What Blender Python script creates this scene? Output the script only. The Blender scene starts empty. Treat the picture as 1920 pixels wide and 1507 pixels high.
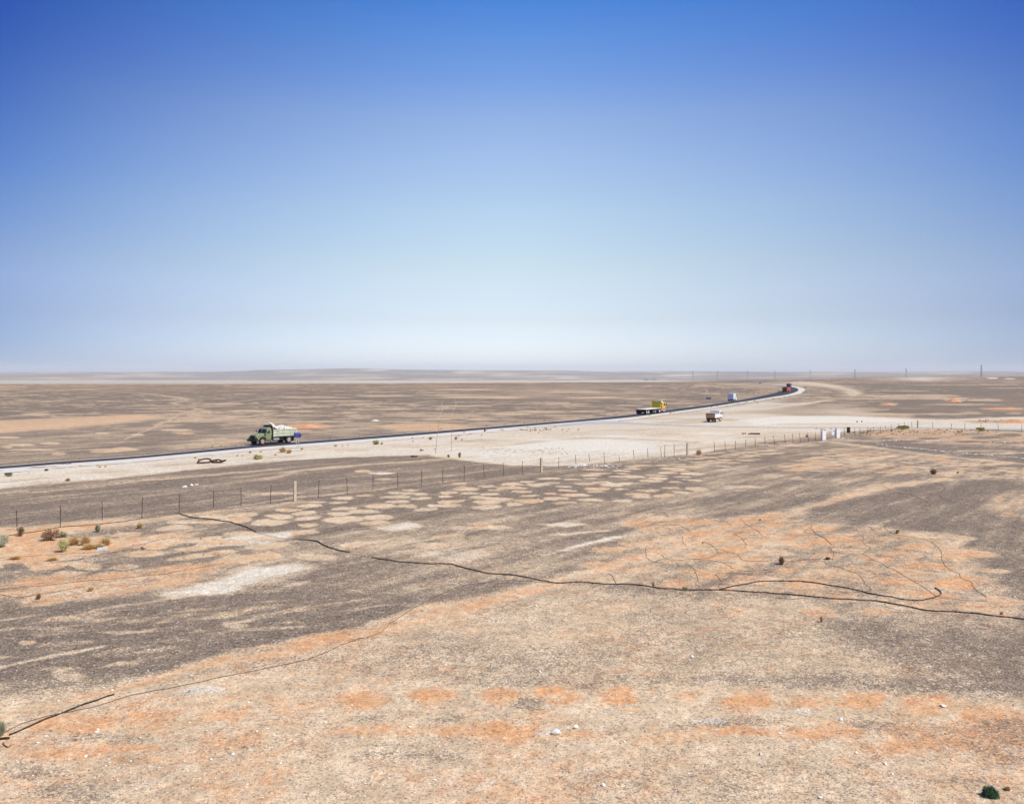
import bpy, bmesh, math, random
import numpy as np
from mathutils import Vector, Matrix
R = math.radians
random.seed(7); rng = np.random.default_rng(11)
C = bpy.context.scene.collection
SC = bpy.context.scene

# ------------------------------------------------------------------ camera
F, H, VH, UC = 1600.0, 10.0, 699.0, 960.0      # focal length (photo px), eye height (m), eye level row, centre column
cd = bpy.data.cameras.new('camera'); cam = bpy.data.objects.new('camera', cd); C.objects.link(cam)
cam.location = (0, 0, H); cam.rotation_euler = (R(90), 0, 0)
cd.sensor_width = 36; cd.lens = F/1920*36; cd.shift_y = -(753.5-VH)/1920
cd.clip_start = 0.2; cd.clip_end = 200000
SC.camera = cam

# ------------------------------------------------------------------ sky and sun
SUN = Vector((0.92*math.cos(R(54)), -0.39*math.cos(R(54)), math.sin(R(54)))).normalized()
sun_el = math.asin(SUN.z); sun_az = math.atan2(SUN.x, SUN.y)
W = bpy.data.worlds.new('World'); SC.world = W; W.use_nodes = True
nt = W.node_tree; N = nt.nodes; Lk = nt.links
for n in list(N): N.remove(n)
out = N.new('ShaderNodeOutputWorld'); bg = N.new('ShaderNodeBackground'); bg.inputs['Strength'].default_value = 0.1
sky = N.new('ShaderNodeTexSky'); sky.sky_type = 'NISHITA'; sky.sun_disc = False
sky.sun_elevation = sun_el; sky.sun_rotation = sun_az; sky.altitude = 700; sky.air_density = 1.0; sky.dust_density = 1.0; sky.ozone_density = 1.5
# the dry desert sky: the Sky Texture, graded by height above the horizon and, by bearing, darkened on both sides partly to copy lens vignetting
SKYRAMP = [(0.0,(1.5,1.62,2.1)),(.015,(1.42,1.50,1.90)),(.062,(1.36,1.25,1.34)),(.123,(1.59,1.40,1.24)),(.184,(1.66,1.51,1.36)),
 (.242,(1.57,1.48,1.47)),(.284,(1.43,1.41,1.51)),(.325,(1.02,1.23,1.59)),(.363,(.72,1.12,1.62)),(.398,(.45,.97,1.62)),(.5,(.6,.95,1.5)),(1.0,(.9,1.0,1.3))]
SIDE_VIGNETTE = [(0.0,(.24,.34,.55)),(.03,(.28,.38,.58)),(.1,(.37,.44,.68)),(.22,(.17,.32,.64)),(.36,(.0,.17,.50)),(.6,(.2,.4,.7)),(1.0,(.9,.95,1.0))]
geo = N.new('ShaderNodeTexCoord'); sep = N.new('ShaderNodeSeparateXYZ'); Lk.new(geo.outputs['Generated'], sep.inputs[0])
def sramp(data, k):
    r = N.new('ShaderNodeValToRGB'); cr = r.color_ramp; cr.interpolation = 'LINEAR'
    while len(cr.elements) > 1: cr.elements.remove(cr.elements[-1])
    for i, (p, c) in enumerate(data):
        e = cr.elements[0] if i == 0 else cr.elements.new(p)
        e.position = p; e.color = (*[q*k for q in c], 1)
    Lk.new(sep.outputs['Z'], r.inputs[0]); return r.outputs[0]
ax = N.new('ShaderNodeMath'); ax.operation = 'ABSOLUTE'; Lk.new(sep.outputs['X'], ax.inputs[0])
dv = N.new('ShaderNodeMath'); dv.operation = 'DIVIDE'; dv.use_clamp = True; Lk.new(ax.outputs[0], dv.inputs[0]); dv.inputs[1].default_value = .52
pw = N.new('ShaderNodeMath'); pw.operation = 'POWER'; Lk.new(dv.outputs[0], pw.inputs[0]); pw.inputs[1].default_value = 1.6
rx_ = N.new('ShaderNodeMapRange'); Lk.new(sep.outputs['X'], rx_.inputs[0]); rx_.inputs[1].default_value = -.3; rx_.inputs[2].default_value = .3; rx_.inputs[3].default_value = 1.0; rx_.inputs[4].default_value = .87
wt = N.new('ShaderNodeMath'); wt.operation = 'MULTIPLY'; Lk.new(pw.outputs[0], wt.inputs[0]); Lk.new(rx_.outputs[0], wt.inputs[1])
sm = N.new('ShaderNodeMix'); sm.data_type = 'RGBA'; Lk.new(wt.outputs[0], sm.inputs[0]); sm.inputs[6].default_value = (1, 1, 1, 1); Lk.new(sramp(SIDE_VIGNETTE, 1.), sm.inputs[7])
def vmul(a, b):
    m = N.new('ShaderNodeVectorMath'); m.operation = 'MULTIPLY'; Lk.new(a, m.inputs[0]); Lk.new(b, m.inputs[1]); return m.outputs[0]
sc2 = N.new('ShaderNodeVectorMath'); sc2.operation = 'SCALE'; sc2.inputs['Scale'].default_value = 2.2
Lk.new(vmul(vmul(sky.outputs[0], sramp(SKYRAMP, 1/2.2)), sm.outputs[2]), sc2.inputs[0])
Lk.new(sc2.outputs[0], bg.inputs[0]); Lk.new(bg.outputs[0], out.inputs[0])
sl = bpy.data.lights.new('sun', 'SUN'); sl.energy = 4.0; sl.angle = R(0.5); sl.color = (1.0, 0.925, 0.78)
so = bpy.data.objects.new('sun', sl); C.objects.link(so); so.rotation_euler = SUN.to_track_quat('Z', 'Y').to_euler(); so.location = (60, -20, 90)
SC.view_settings.view_transform = 'Standard'; SC.view_settings.look = 'None'
SC.view_settings.gamma = 1; SC.view_settings.exposure = 0.3
SC.render.engine = 'CYCLES'; SC.cycles.volume_bounces = 3

# ------------------------------------------------------------------ helpers
def GS(u, v):             # the same, set down on the uneven surface of the near ground
    p = G(u, v); return Vector((p.x, p.y, float(surf([p.x], [p.y])[0])))
def G(u, v, z=0.0):                      # survey point read off the photograph -> point of the flat plain
    D = F*(H-z)/(v-VH); return Vector(((u-UC)/F*D, D, z))
def tag(o, label=None, cat=None, group=None, kind=None):
    if label: o['label'] = label
    if cat: o['category'] = cat
    if group: o['group'] = group
    if kind: o['kind'] = kind
    return o
def empty(name, loc, rz=0, label=None, cat=None, group=None):
    o = bpy.data.objects.new(name, None); C.objects.link(o); o.location = loc; o.rotation_euler = (0, 0, rz)
    o.empty_display_size = .2
    return tag(o, label, cat, group)
def link(name, bm, m, parent=None, smooth=False):
    me = bpy.data.meshes.new(name); bm.normal_update(); bm.to_mesh(me); bm.free()
    ms = m if isinstance(m, (list, tuple)) else [m]
    for q in ms: me.materials.append(q)
    if smooth: me.polygons.foreach_set('use_smooth', [True]*len(me.polygons))
    o = bpy.data.objects.new(name, me); C.objects.link(o)
    if parent: o.parent = parent
    return o
def nmesh(name, verts, faces, m, parent=None, smooth=False):
    me = bpy.data.meshes.new(name); me.from_pydata([tuple(v) for v in verts], [], faces)
    ms = m if isinstance(m, (list, tuple)) else [m]
    for q in ms: me.materials.append(q)
    if smooth: me.polygons.foreach_set('use_smooth', [True]*len(me.polygons))
    o = bpy.data.objects.new(name, me); C.objects.link(o)
    if parent: o.parent = parent
    return o
def copy_tree(o, parent=None):
    c = o.copy(); C.objects.link(c); c.parent = parent
    for ch in o.children: copy_tree(ch, c)
    return c
def bx(bm, x0, x1, y0, y1, z0, z1, bev=0.0, mat=0):
    vs = [bm.verts.new(p) for p in ((x0,y0,z0),(x1,y0,z0),(x1,y1,z0),(x0,y1,z0),(x0,y0,z1),(x1,y0,z1),(x1,y1,z1),(x0,y1,z1))]
    fs = [bm.faces.new([vs[i] for i in q]) for q in ((3,2,1,0),(4,5,6,7),(0,1,5,4),(1,2,6,5),(2,3,7,6),(3,0,4,7))]
    for f in fs: f.material_index = mat
    if bev > 0:
        es = list({e for f in fs for e in f.edges})
        bmesh.ops.bevel(bm, geom=es, offset=bev, segments=2, affect='EDGES', profile=.6)
def prism(bm, pts, y0, y1, bev=0.0, taper=None):    # outline in x,z extruded across y; taper(x,z)->half-width factor
    def yy(y, p): return y*(taper(*p) if taper else 1)
    a = [bm.verts.new((p[0], yy(y0, p), p[1])) for p in pts]; b = [bm.verts.new((p[0], yy(y1, p), p[1])) for p in pts]
    n = len(pts); fs = [bm.faces.new(list(reversed(a))), bm.faces.new(b)]
    for i in range(n): fs.append(bm.faces.new((a[i], a[(i+1) % n], b[(i+1) % n], b[i])))
    bmesh.ops.recalc_face_normals(bm, faces=fs)
    if bev > 0:
        bmesh.ops.bevel(bm, geom=list({e for f in fs for e in f.edges}), offset=bev, segments=2, affect='EDGES', profile=.6)
def tube(bm, pts, r, seg=8, cap=True, r1=None):
    rings = []; n = len(pts); pts = [Vector(p) for p in pts]
    for i, p in enumerate(pts):
        t = (pts[min(i+1, n-1)]-pts[max(i-1, 0)]).normalized()
        a = t.cross(Vector((0, 0, 1)));
        if a.length < 1e-3: a = t.cross(Vector((1, 0, 0)))
        a.normalize(); b = t.cross(a); rr = r if r1 is None else r+(r1-r)*i/(n-1)
        rings.append([bm.verts.new(p+a*rr*math.cos(2*math.pi*k/seg)+b*rr*math.sin(2*math.pi*k/seg)) for k in range(seg)])
    for i in range(n-1):
        for k in range(seg): bm.faces.new((rings[i][k], rings[i+1][k], rings[i+1][(k+1) % seg], rings[i][(k+1) % seg]))
    if cap and seg > 2: bm.faces.new(list(reversed(rings[0]))); bm.faces.new(rings[-1])
def lathe(bm, prof, axis='y', seg=20, c=(0, 0, 0)):  # prof: (radius, offset along axis)
    rings = []
    for r, h in prof:
        ring = []
        for k in range(seg):
            a = 2*math.pi*k/seg; x, z = r*math.cos(a), r*math.sin(a)
            ring.append(bm.verts.new((c[0]+x, c[1]+h, c[2]+z) if axis == 'y' else (c[0]+x, c[1]+z, c[2]+h)))
        rings.append(ring)
    fs = []
    for i in range(len(rings)-1):
        for k in range(seg): fs.append(bm.faces.new((rings[i][k], rings[i+1][k], rings[i+1][(k+1) % seg], rings[i][(k+1) % seg])))
    fs.append(bm.faces.new(rings[0])); fs.append(bm.faces.new(list(reversed(rings[-1]))))
    bmesh.ops.recalc_face_normals(bm, faces=fs)

def mat(name, col, rough=.7, metal=0, var=.25, scale=3.0, spec=.3, dust=0.0):
    m = bpy.data.materials.new(name); m.use_nodes = True; n = m.node_tree.nodes; l = m.node_tree.links
    p = n['Principled BSDF']; p.inputs['Roughness'].default_value = rough; p.inputs['Metallic'].default_value = metal
    p.inputs['Specular IOR Level'].default_value = spec
    tc = n.new('ShaderNodeTexCoord'); nz = n.new('ShaderNodeTexNoise'); nz.inputs['Scale'].default_value = scale
    nz.inputs['Detail'].default_value = 6; nz.inputs['Roughness'].default_value = .65; l.new(tc.outputs['Object'], nz.inputs[0])
    r = n.new('ShaderNodeValToRGB'); e = r.color_ramp.elements
    e[0].position = .3; e[1].position = .72
    e[0].color = (*[c*(1-var) for c in col], 1); e[1].color = (*[min(1, c*(1+var*.8)) for c in col], 1)
    l.new(nz.outputs[0], r.inputs[0]); last = r.outputs[0]
    if dust > 0:
        n2 = n.new('ShaderNodeTexNoise'); n2.inputs['Scale'].default_value = scale*2.7; n2.inputs['Detail'].default_value = 5; l.new(tc.outputs['Object'], n2.inputs[0])
        mr = n.new('ShaderNodeMapRange'); mr.inputs[1].default_value = .45; mr.inputs[2].default_value = .75; mr.inputs[4].default_value = dust
        l.new(n2.outputs[0], mr.inputs[0]); mx = n.new('ShaderNodeMix'); mx.data_type = 'RGBA'; l.new(mr.outputs[0], mx.inputs[0])
        l.new(last, mx.inputs[6]); mx.inputs[7].default_value = (.45, .32, .22, 1); last = mx.outputs[2]
    l.new(last, p.inputs['Base Color'])
    bp = n.new('ShaderNodeBump'); bp.inputs['Strength'].default_value = .25; bp.inputs['Distance'].default_value = .02
    l.new(nz.outputs[0], bp.inputs['Height']); l.new(bp.outputs[0], p.inputs['Normal'])
    return m

# ------------------------------------------------------------------ numpy noise
def _h(ix, iy, s):
    x = (ix.astype(np.int64)*374761393 + iy.astype(np.int64)*668265263 + s*1442695041) & 0xffffffff
    x = ((x ^ (x >> 13))*1274126177) & 0xffffffff; x = x ^ (x >> 16)
    return (x & 0xffff)/65535.0
def vn(x, y, s=0):
    ix = np.floor(x); iy = np.floor(y); fx = x-ix; fy = y-iy
    fx = fx*fx*(3-2*fx); fy = fy*fy*(3-2*fy)
    a = _h(ix, iy, s); b = _h(ix+1, iy, s); c = _h(ix, iy+1, s); d = _h(ix+1, iy+1, s)
    return (a*(1-fx)+b*fx)*(1-fy)+(c*(1-fx)+d*fx)*fy
def fbm(x, y, s=0, oct=4, gain=.5):
    t = 0; a = 1; n = 0
    for k in range(oct):
        t = t+a*vn(x*2**k+17.3*k, y*2**k-9.1*k, s+k); n += a; a *= gain
    return t/n
def ss(a, b, x):
    t = np.clip((x-a)/(b-a), 0, 1); return t*t*(3-2*t)

# ------------------------------------------------------------------ ground
def relief(X, Y):        # the near plain ends in a low brow; beyond it the land falls to a wide basin
    Ys = np.maximum(Y, 50.); u = UC+F*X/Ys
    vb = np.interp(u, [-300, 0, 500, 900, 1150, 1300, 1500, 1650, 1920, 2400], [722, 720.5, 718.6, 717.4, 716.3, 713.6, 711.6, 708.3, 706.4, 706])
    dr = np.interp(u, [1200, 1400, 1550, 1700, 1900], [62, 48, 30, 18, 12]); db = F*H/(vb-VH)
    return -dr*ss(db, db*1.7, Y)
ROAD_FAR = [(-60,878.5),(20,873),(120,865),(250,856),(400,842),(480,834.5),(560,828.5),(640,822.5),(800,810),(960,797),(1100,785.5),(1180,777.5),(1250,768.5),(1330,758.5),(1385,750),(1420,743.5),(1450,737),(1466,732),(1474,729),(1474,726),(1460,723.6),(1440,721.6),(1410,719.2),(1385,717.6),(1350,716.4)]
ROAD_NEAR = [(-60,883),(20,877.5),(120,869.5),(250,860),(400,846.5),(480,839),(560,833),(640,827),(800,814.5),(960,801),(1100,789.5),(1180,782.5),(1250,773.5),(1330,763),(1385,754.5),(1420,749),(1450,744),(1475,740),(1492,735),(1497,730.5),(1490,726.5),(1466,723.2),(1430,720),(1395,718.1),(1352,716.7)]
SHOULDER = [(-60,893),(20,886),(120,876.5),(250,866.5),(400,852.5),(480,844.5),(560,838.5),(640,832.5),(800,820),(960,806.5),(1100,795),(1180,787),(1250,777),(1330,766),(1385,757),(1420,751.5),(1455,746),(1485,741.5),(1505,736),(1509,730.5),(1500,726),(1472,722.7),(1434,719.5),(1398,717.8),(1354,716.5)]
SHOULDER_F = [(u, v-.4*(v-VH)/100-.15) for u, v in ROAD_FAR]
#MASKS_BEGIN
DARK=(.93,.05,0); GRAV=(.70,.15,0); MIX=(.42,.3,.05); TAN=(.10,.38,.12); ORG=(.06,.85,0); PALE=(.05,.12,.62); WHITE=(.0,.05,1.0); REDB=(.6,.75,0); CREAM=(.08,.25,.4)
LAY = []          # painted from the photograph: soil marks of the plain, and lens darkening at the right edge
def P(pts, m, s=3., k=1.): LAY.append(('p', pts, m, s, k))
def S(pts, w, m, s=1.5, k=1.): LAY.append(('s', pts, w, m, s, k))
def E(u, v, ru, rv, m, k=1., s=.25, a=0.): LAY.append(('e', u, v, ru, rv, m, k, s, a))
BIG=4000
# --- far plain
P([(-BIG,600),(BIG,600),(BIG,709),(1650,708.5),(1500,712),(1300,713.5),(1000,717),(0,721),(-BIG,722)], (.72,.2,.1), 1)
P([(-BIG,712.5),(1000,713),(1330,712),(1330,716),(900,718),(500,720),(-BIG,721)], (.15,.1,.6), 1.0, .9)
P([(-BIG,716),(300,716.4),(620,716.2),(300,717.2),(-BIG,717.2)], GRAV, .5, .8)
P([(-BIG,721),(500,720),(1000,718),(1150,719),(1000,729),(600,731),(250,737),(-BIG,742)], (.52,.62,.05), 3, .8)
P([(850,728),(1180,722),(1250,735),(1160,750),(1000,752),(880,744)], (.38,.42,.12), 4, .7)
P([(0,788),(120,783),(260,776.5),(300,779),(320,782),(230,792),(190,796),(130,803),(0,812),(-400,830),(-400,790)], (.05,.55,.12), 2, .9)
for a,b,c,d in ((40,834,28,2.5),(95,831,20,2.5),(10,820,26,2),(10,838,12,2),(60,843,50,2),(110,850,14,3),(200,845,30,4),(235,842,24,4),(330,806,30,2.5),(255,815,14,2),(70,776,30,2),(190,812,14,1.5),(420,757,40,2),(590,745,70,1.4),(720,742,60,2),(850,741,70,1.5),(870,730,60,1.5),(900,745,80,2),(640,752,60,1),(780,776,22,2),(960,776,40,2),(900,786,30,2),(1020,772,40,2),(820,786,30,1.6),(590,790,40,1.5),(470,770,50,1.5),(560,771,30,1.5),(690,757,30,1),(1060,757,50,1.5),(1110,745,50,1.5),(470,788,26,1.5),(1080,735,60,1.2),(1180,760,30,1.5),(1100,771,40,1.8)):
    E(a,b,c,d,TAN,.85)
E(345,812,20,2.5,ORG,.7); E(580,798,45,3.5,ORG,.9); E(560,808,25,3,ORG,.5)
P([(470,826),(430,836),(330,843),(300,838),(420,820)],TAN,2,.5)
P([(700,798),(800,792),(880,796),(900,803),(820,808),(740,808)], (.1,.6,.1), 2, .9)
S([(210,735),(270,737),(330,744),(352,749),(322,756),(360,764),(390,770)], .35, TAN, .45)
S([(505,747),(440,753),(395,762),(350,772),(300,795),(232,824)], .35, TAN, .45, .9)
S([(470,768),(400,768),(320,778),(260,776)], .35, TAN, .45, .8)
S([(480,815),(400,822),(300,833)], .35, CREAM, .45, .9)
# --- right far plain
P([(1540,724),(1640,719),(BIG,724),(BIG,790),(1760,783),(1640,776),(1600,762),(1620,744),(1600,730)], (.97,.02,0), 3, .9)
P([(1500,712),(BIG,706),(BIG,723),(1640,720),(1500,718)], (.5,.62,.05), 1.5, .8)
P([(1660,708.5),(1730,706.8),(1800,707.5),(1770,711.5),(1740,714.5),(1690,713)], WHITE, 1, .8)
for a,b,c,d in ((1860,709,12,1.2),(1895,710,12,1)): E(a,b,c,d,WHITE,.8)
for a,b,c,d in ((1730,742,60,3),(1690,747,40,2),(1760,747,50,2),(1700,733,50,1),(1900,727,60,.8),(1800,722,120,.8),(1850,750,30,2),(1790,758,50,1.2),(1820,774,20,2),(1770,776,40,2),(1700,776,60,1.3),(1620,768,40,4),(1640,776,60,3),(1600,757,30,4),(1900,775,20,1.5)): E(a,b,c,d,TAN,.75)
for a,b,c,d in ((1665,757,17,3),(1790,750,18,3.5),(1605,766,8,2),(1880,765,40,1.6)): E(a,b,c,d,(.2,.7,.05),.7)
P([(1460,716.3),(1380,716),(1300,717),(1240,722),(1260,734),(1400,736),(1440,733),(1400,724)], DARK, 2, .8)
P([(1260,716),(1380,718),(1450,723),(1466,727),(1450,735),(1400,746),(1360,751),(1360,746),(1420,736),(1440,731),(1410,725),(1330,719)], (.15,.45,.25), 1.4, .9)
# --- pale trampled land around the junction
P([(-400,912),(0,884),(240,866),(480,844),(600,835),(800,819),(900,811),(1100,793),(1180,786),(1250,776),(1385,756),(1455,745),(1500,737),(1512,730),(1495,723),(1430,719.2),(1470,718.2),(1512,722.5),(1530,730),(1522,740),(1500,748),(1560,757),(1600,768),(1640,780),(1760,786),(1900,781),(BIG,775),(BIG,806),(1900,804),(1640,806),(1560,812),(1440,827),(1300,852),(1200,860),(1060,874),(960,872),(850,862),(800,853),(640,858),(480,868),(240,893),(0,917),(-400,960)], (.10,.12,.58), 2)
P([(1520,726),(1590,735),(1570,742),(1500,752),(1470,755),(1500,745)], DARK, 2, .85)
P([(1410,772),(1470,762),(1560,752),(1600,752),(1580,770),(1620,780),(1480,779)], (.45,.3,.2), 3, .7)
S([(1500,716),(1560,723),(1598,731),(1607,738),(1590,746),(1500,757),(1420,768)], .5, (.05,.3,.5), .5, 1)
S([(1490,717.3),(1550,724),(1588,732),(1595,738),(1575,747),(1490,760),(1400,772)], .4, (.05,.3,.45), .5, .8)
S([(1510,762),(1560,752),(1590,742)], .4, DARK, .6, .5)
P([(980,835),(1040,826),(1140,824),(1210,832),(1230,840),(1160,846),(1020,843)], WHITE, 2)
P([(1395,787),(1480,780),(1580,780),(1680,786),(1720,790),(1560,793),(1420,796)], WHITE, 1.5)
S([(880,838),(960,834),(1000,829),(1060,823),(1120,820),(1250,826),(1300,829)], 1.6, MIX, 1.5, .6)
S([(780,838),(900,832),(960,830)], 3, TAN, 3, .5)
for q_, (y0_, y1_, k_) in enumerate(((806,793,.5),(809,796,.45),(815,800,.4),(819,803,.45),(829,812,.35),(833,815,.35),(824,808,.3))):
    S([(820,y0_+4),(950,y0_),(1100,y1_+6),(1220,y1_+4),(1340,y1_+6),(1460,y1_+9),(1540,y1_+10)], .4, (.3,.32,.3), .5, k_)
for q_ in range(16): S([(20+q_*34, 893-q_*2.4+(q_%3)*3),(90+q_*34, 887-q_*2.6+(q_%3)*3)], .5, (.35,.3,.3), .8, .35)
for a,b,c,d,k in ((1240,812,70,4,.4),(1420,818,60,4,.4),(1340,835,70,3,.35),(1060,812,60,3,.35),(900,826,60,3,.4),(1480,812,50,3,.4),(1280,792,50,2.5,.4),(1180,806,60,2,.4),(1440,772,50,3,.35),(1340,775,60,3,.3),(1240,785,40,2,.35),(640,842,60,4,.4),(500,856,60,4,.35),(350,872,60,5,.4),(200,884,60,5,.35),(60,900,60,6,.4),(760,836,50,3,.35)): E(a,b,c,d,(.45,.3,.2),k,.7)
for a,b,c,d in ((1000,838,60,4),(1120,833,70,4),(930,850,50,3),(1220,846,40,3),(1330,812,40,2),(1160,818,50,2),(1020,824,30,1.5)): E(a,b,c,d,WHITE,.7,.5)
S([(1230,848),(1290,842),(1360,836),(1440,826),(1520,815)], 3, MIX, 3, .5); S([(1000,868),(1100,864),(1200,856)], 3, MIX, 3, .5)
P([(880,815),(1180,795),(1320,800),(1500,806),(1400,818),(1300,824),(1160,816),(1000,822)], CREAM, 4, .45)
P([(860,842),(1100,846),(1200,856),(1100,862),(960,858),(860,852)], (.1,.3,.7), 3, .7)
S([(1460,795),(1520,794),(1590,794)], 1.5, (.1,.6,.1), 1, .8)
E(1330,787,60,3,MIX,.35); E(1250,778,60,3,MIX,.2)
P([(1800,789),(1860,787),(BIG,784),(BIG,794),(1830,793)], (.3,.6,.1), 1, .8)
# --- between the verge and the fence
P([(-400,962),(0,919),(240,895),(480,868),(640,858),(800,854),(880,866),(960,873),(1010,884),(950,893),(560,938),(440,950),(0,992),(-400,1040)], (.80,.12,.0), 1.5)
S([(-100,930),(60,921),(160,914),(260,901),(420,888),(520,880)], 1.6, (.15,.5,.05), 2, .9)
S([(500,898),(560,882),(640,874),(760,866),(880,857)], 1.6, TAN, 2, .9)
S([(430,950),(553,933),(640,924),(760,912),(880,899)], 1.4, TAN, 1.5, .8)
E(682,883,18,2,TAN); E(715,887,22,1.8,PALE); E(722,897,18,1.5,TAN,.7); E(500,925,60,3,TAN,.5)
# --- inside the fence: wide base
P([(-400,1030),(0,992),(440,950),(560,938),(950,893),(1290,854),(1440,828),(1560,822),(1640,826),(BIG,845),(BIG,2500),(-BIG,2500)], (.70,.14,0), 1.0)
P([(-400,1030),(0,990),(200,975),(340,962),(450,952),(560,938),(600,940),(480,962),(420,975),(350,1015),(300,1030),(240,1026),(160,1046),(60,1060),(-10,1066),(-400,1100)], (.08,.55,.08), 2)
P([(-200,1080),(0,1094),(100,1084),(170,1078),(300,1062),(420,1050),(500,1045),(420,1066),(330,1096),(270,1106),(210,1124),(100,1130),(30,1120),(-200,1120)], (.26,.6,.06), 5, .75)
E(160,1062,32,6,TAN); E(30,1062,20,5,(.9,.1,0),.8); E(90,1080,60,3,TAN,.5); E(380,1042,30,5,TAN); E(455,1045,40,5,TAN,.9); E(400,1018,30,6,TAN)
E(325,997,16,3,ORG,.9); E(315,1066,16,3,ORG,.8); E(230,1100,50,6,ORG,.35)
P([(300,1112),(360,1096),(420,1080),(470,1063),(560,1057),(588,1068),(520,1086),(460,1096),(440,1115),(370,1112),(320,1122)], (.0,.12,.72), 6, .9)
P([(400,1015),(480,996),(540,990),(560,1000),(500,1018),(420,1024)], (.0,.12,.75), 3, .9)
E(402,1139,26,7,PALE,.8); E(850,1041,62,12,WHITE,1.,.5); E(850,1041,40,8,WHITE,1.,.5); E(740,984,48,10,(.0,.25,.6),1); E(1060,984,38,4,PALE,.85,.5)
S([(1060,1030),(1110,1018),(1160,1008),(1230,998),(1290,990)], 4, (.0,.12,.75), 2, .95)
S([(1050,1002),(1100,997),(1135,993)], 3, PALE, 2, .8); E(985,1026,20,2.5,PALE,.9); E(975,1052,14,3,PALE,.7); E(1000,1058,22,3,PALE,.7,.3,-.2)
E(632,1118,62,9,(.0,.2,.65),1.,.25,-.12); P([(550,1150),(620,1138),(700,1116),(714,1124),(690,1140),(600,1152)], (.0,.25,.6), 2); E(670,1128,28,5,ORG,.5)
E(500,1105,40,4,PALE,.5); E(540,1092,50,5,PALE,.4)
P([(-200,1135),(60,1134),(220,1128),(330,1118),(560,1100),(700,1110),(860,1125),(700,1175),(560,1205),(430,1225),(330,1255),(200,1265),(-200,1300)], (.94,.05,.0), 8, .85)
S([(-60,1262),(60,1236),(120,1226),(192,1217)], 4, CREAM, 2, .9); E(48,1204,16,4,TAN,.8); E(120,1208,60,5,TAN,.45); E(140,1160,70,5,TAN,.4); E(60,1180,80,4,TAN,.4)
S([(60,1170),(160,1150),(260,1132),(330,1120)], 3, TAN, 3, .7); E(130,1268,34,14,(.2,.5,.2),.6); E(235,1185,60,3,TAN,.6); E(480,1180,60,3,TAN,.4); E(440,1172,26,5,CREAM,.5)
P([(700,1000),(1050,1010),(1040,1085),(860,1080),(700,1040)], (.48,.25,.16), 12, .7)
E(500,1140,70,5,MIX,.5,.4,-.2)
# right-hand ground
P([(1300,890),(1500,892),(1660,905),(1520,940),(1300,965),(1100,975)], (.62,.2,.08), 8, .8)
P([(1500,940),(1660,910),(1900,900),(2400,900),(2400,1230),(1900,1130),(1830,1050),(1780,1000),(1480,970)], (.92,.08,.0), 8, .88)
P([(1160,962),(1480,972),(1640,985),(1780,1000),(1820,1040),(1870,1090),(1920,1150),(1900,1160),(1700,1145),(1500,1110),(1280,1105),(1040,1092),(1120,1060),(1180,1000)], (.42,.42,.12), 5, .9)
P([(1840,930),(1920,915),(2100,915),(2100,985),(1920,975),(1870,968)], (.3,.6,.08), 5, .6)
P([(1060,1098),(1280,1112),(1500,1122),(1700,1150),(1920,1170),(2400,1200),(2400,1320),(1920,1290),(1600,1260),(1000,1280),(600,1290),(300,1300),(420,1250),(700,1190),(900,1130)], (.38,.27,.18), 12, .9)
P([(1560,1160),(1920,1175),(2400,1200),(2400,1330),(1920,1330),(1780,1270),(1600,1210)], (.88,.2,0), 25, .75)
# foreground
P([(-400,1310),(60,1300),(220,1292),(420,1262),(640,1255),(900,1285),(1250,1280),(1500,1290),(1700,1300),(2400,1330),(2400,2500),(-1500,2500)], (.15,.27,.18), 14, .9)
P([(-300,1340),(0,1345),(200,1302),(420,1290),(620,1300),(700,1320),(640,1400),(500,1470),(300,1507),(-300,1560)], (.2,.45,.12), 20, .8)
for a,b,c,d,k in ((678,1312,48,18,.95),(812,1306,46,17,.8),(930,1304,42,15,.9),(1043,1304,42,17,.95),(1158,1305,48,18,1),(1405,1312,48,18,.95),(1512,1318,44,16,.7),(1625,1312,40,15,.95),(1738,1322,48,17,.9),(1855,1338,46,16,.7),(1920,1350,40,16,.5),(545,1322,54,18,.6),(410,1335,60,16,.55),(285,1340,60,16,.5),(130,1356,70,20,.8),(240,1395,70,14,.6),(110,1410,60,12,.5),(1290,1305,34,12,.4)): E(a,b,c,d,ORG,k,.5)
for a,b,c,d,k in ((680,1372,60,14,.9),(760,1365,60,12,.7),(860,1370,60,14,.85),(940,1372,70,14,.9),(1010,1345,60,12,.5),(1090,1380,60,10,.6),(1260,1385,60,14,.7),(1360,1368,60,12,.9),(1460,1376,70,12,.9),(1560,1372,60,10,.6),(1700,1398,80,14,.5),(1850,1380,90,26,.6),(1900,1455,60,14,.4),(450,1388,70,12,.5),(300,1430,90,12,.4),(1180,1330,30,8,.5),(1000,1490,80,14,.4),(700,1440,80,14,.35),(1350,1507,60,12,.4)): E(a,b,c,d,ORG,k,.55)
for a,b,c,d in ((200,1378,90,10),(60,1440,60,16),(130,1480,90,16),(690,1345,30,7),(840,1345,26,6),(990,1320,30,14),(1350,1355,80,10),(1900,1360,60,12),(1640,1360,50,6),(1780,1460,70,10),(800,1420,80,10),(1150,1460,120,14),(720,1415,40,8)): E(a,b,c,d,(.75,.15,.05),.6,.6)
for a,b,c,d in ((380,1296,44,8),(1505,1335,30,7),(1330,1350,40,5),(1850,1300,20,4),(1035,1375,30,4)): E(a,b,c,d,(.35,.1,.75),.7,.6)
P([(200,1440),(600,1420),(1100,1400),(1500,1430),(1900,1440),(1900,1507),(200,1507)], (.14,.36,.2), 20, .5)
for a,b,c,d,k in ((840,1135,80,12,.5),(900,1180,60,8,.4),(1000,1200,90,8,.5),(1080,1190,60,5,.5),(1120,1140,90,8,.4)): E(a,b,c,d,TAN,k,.5)
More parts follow.
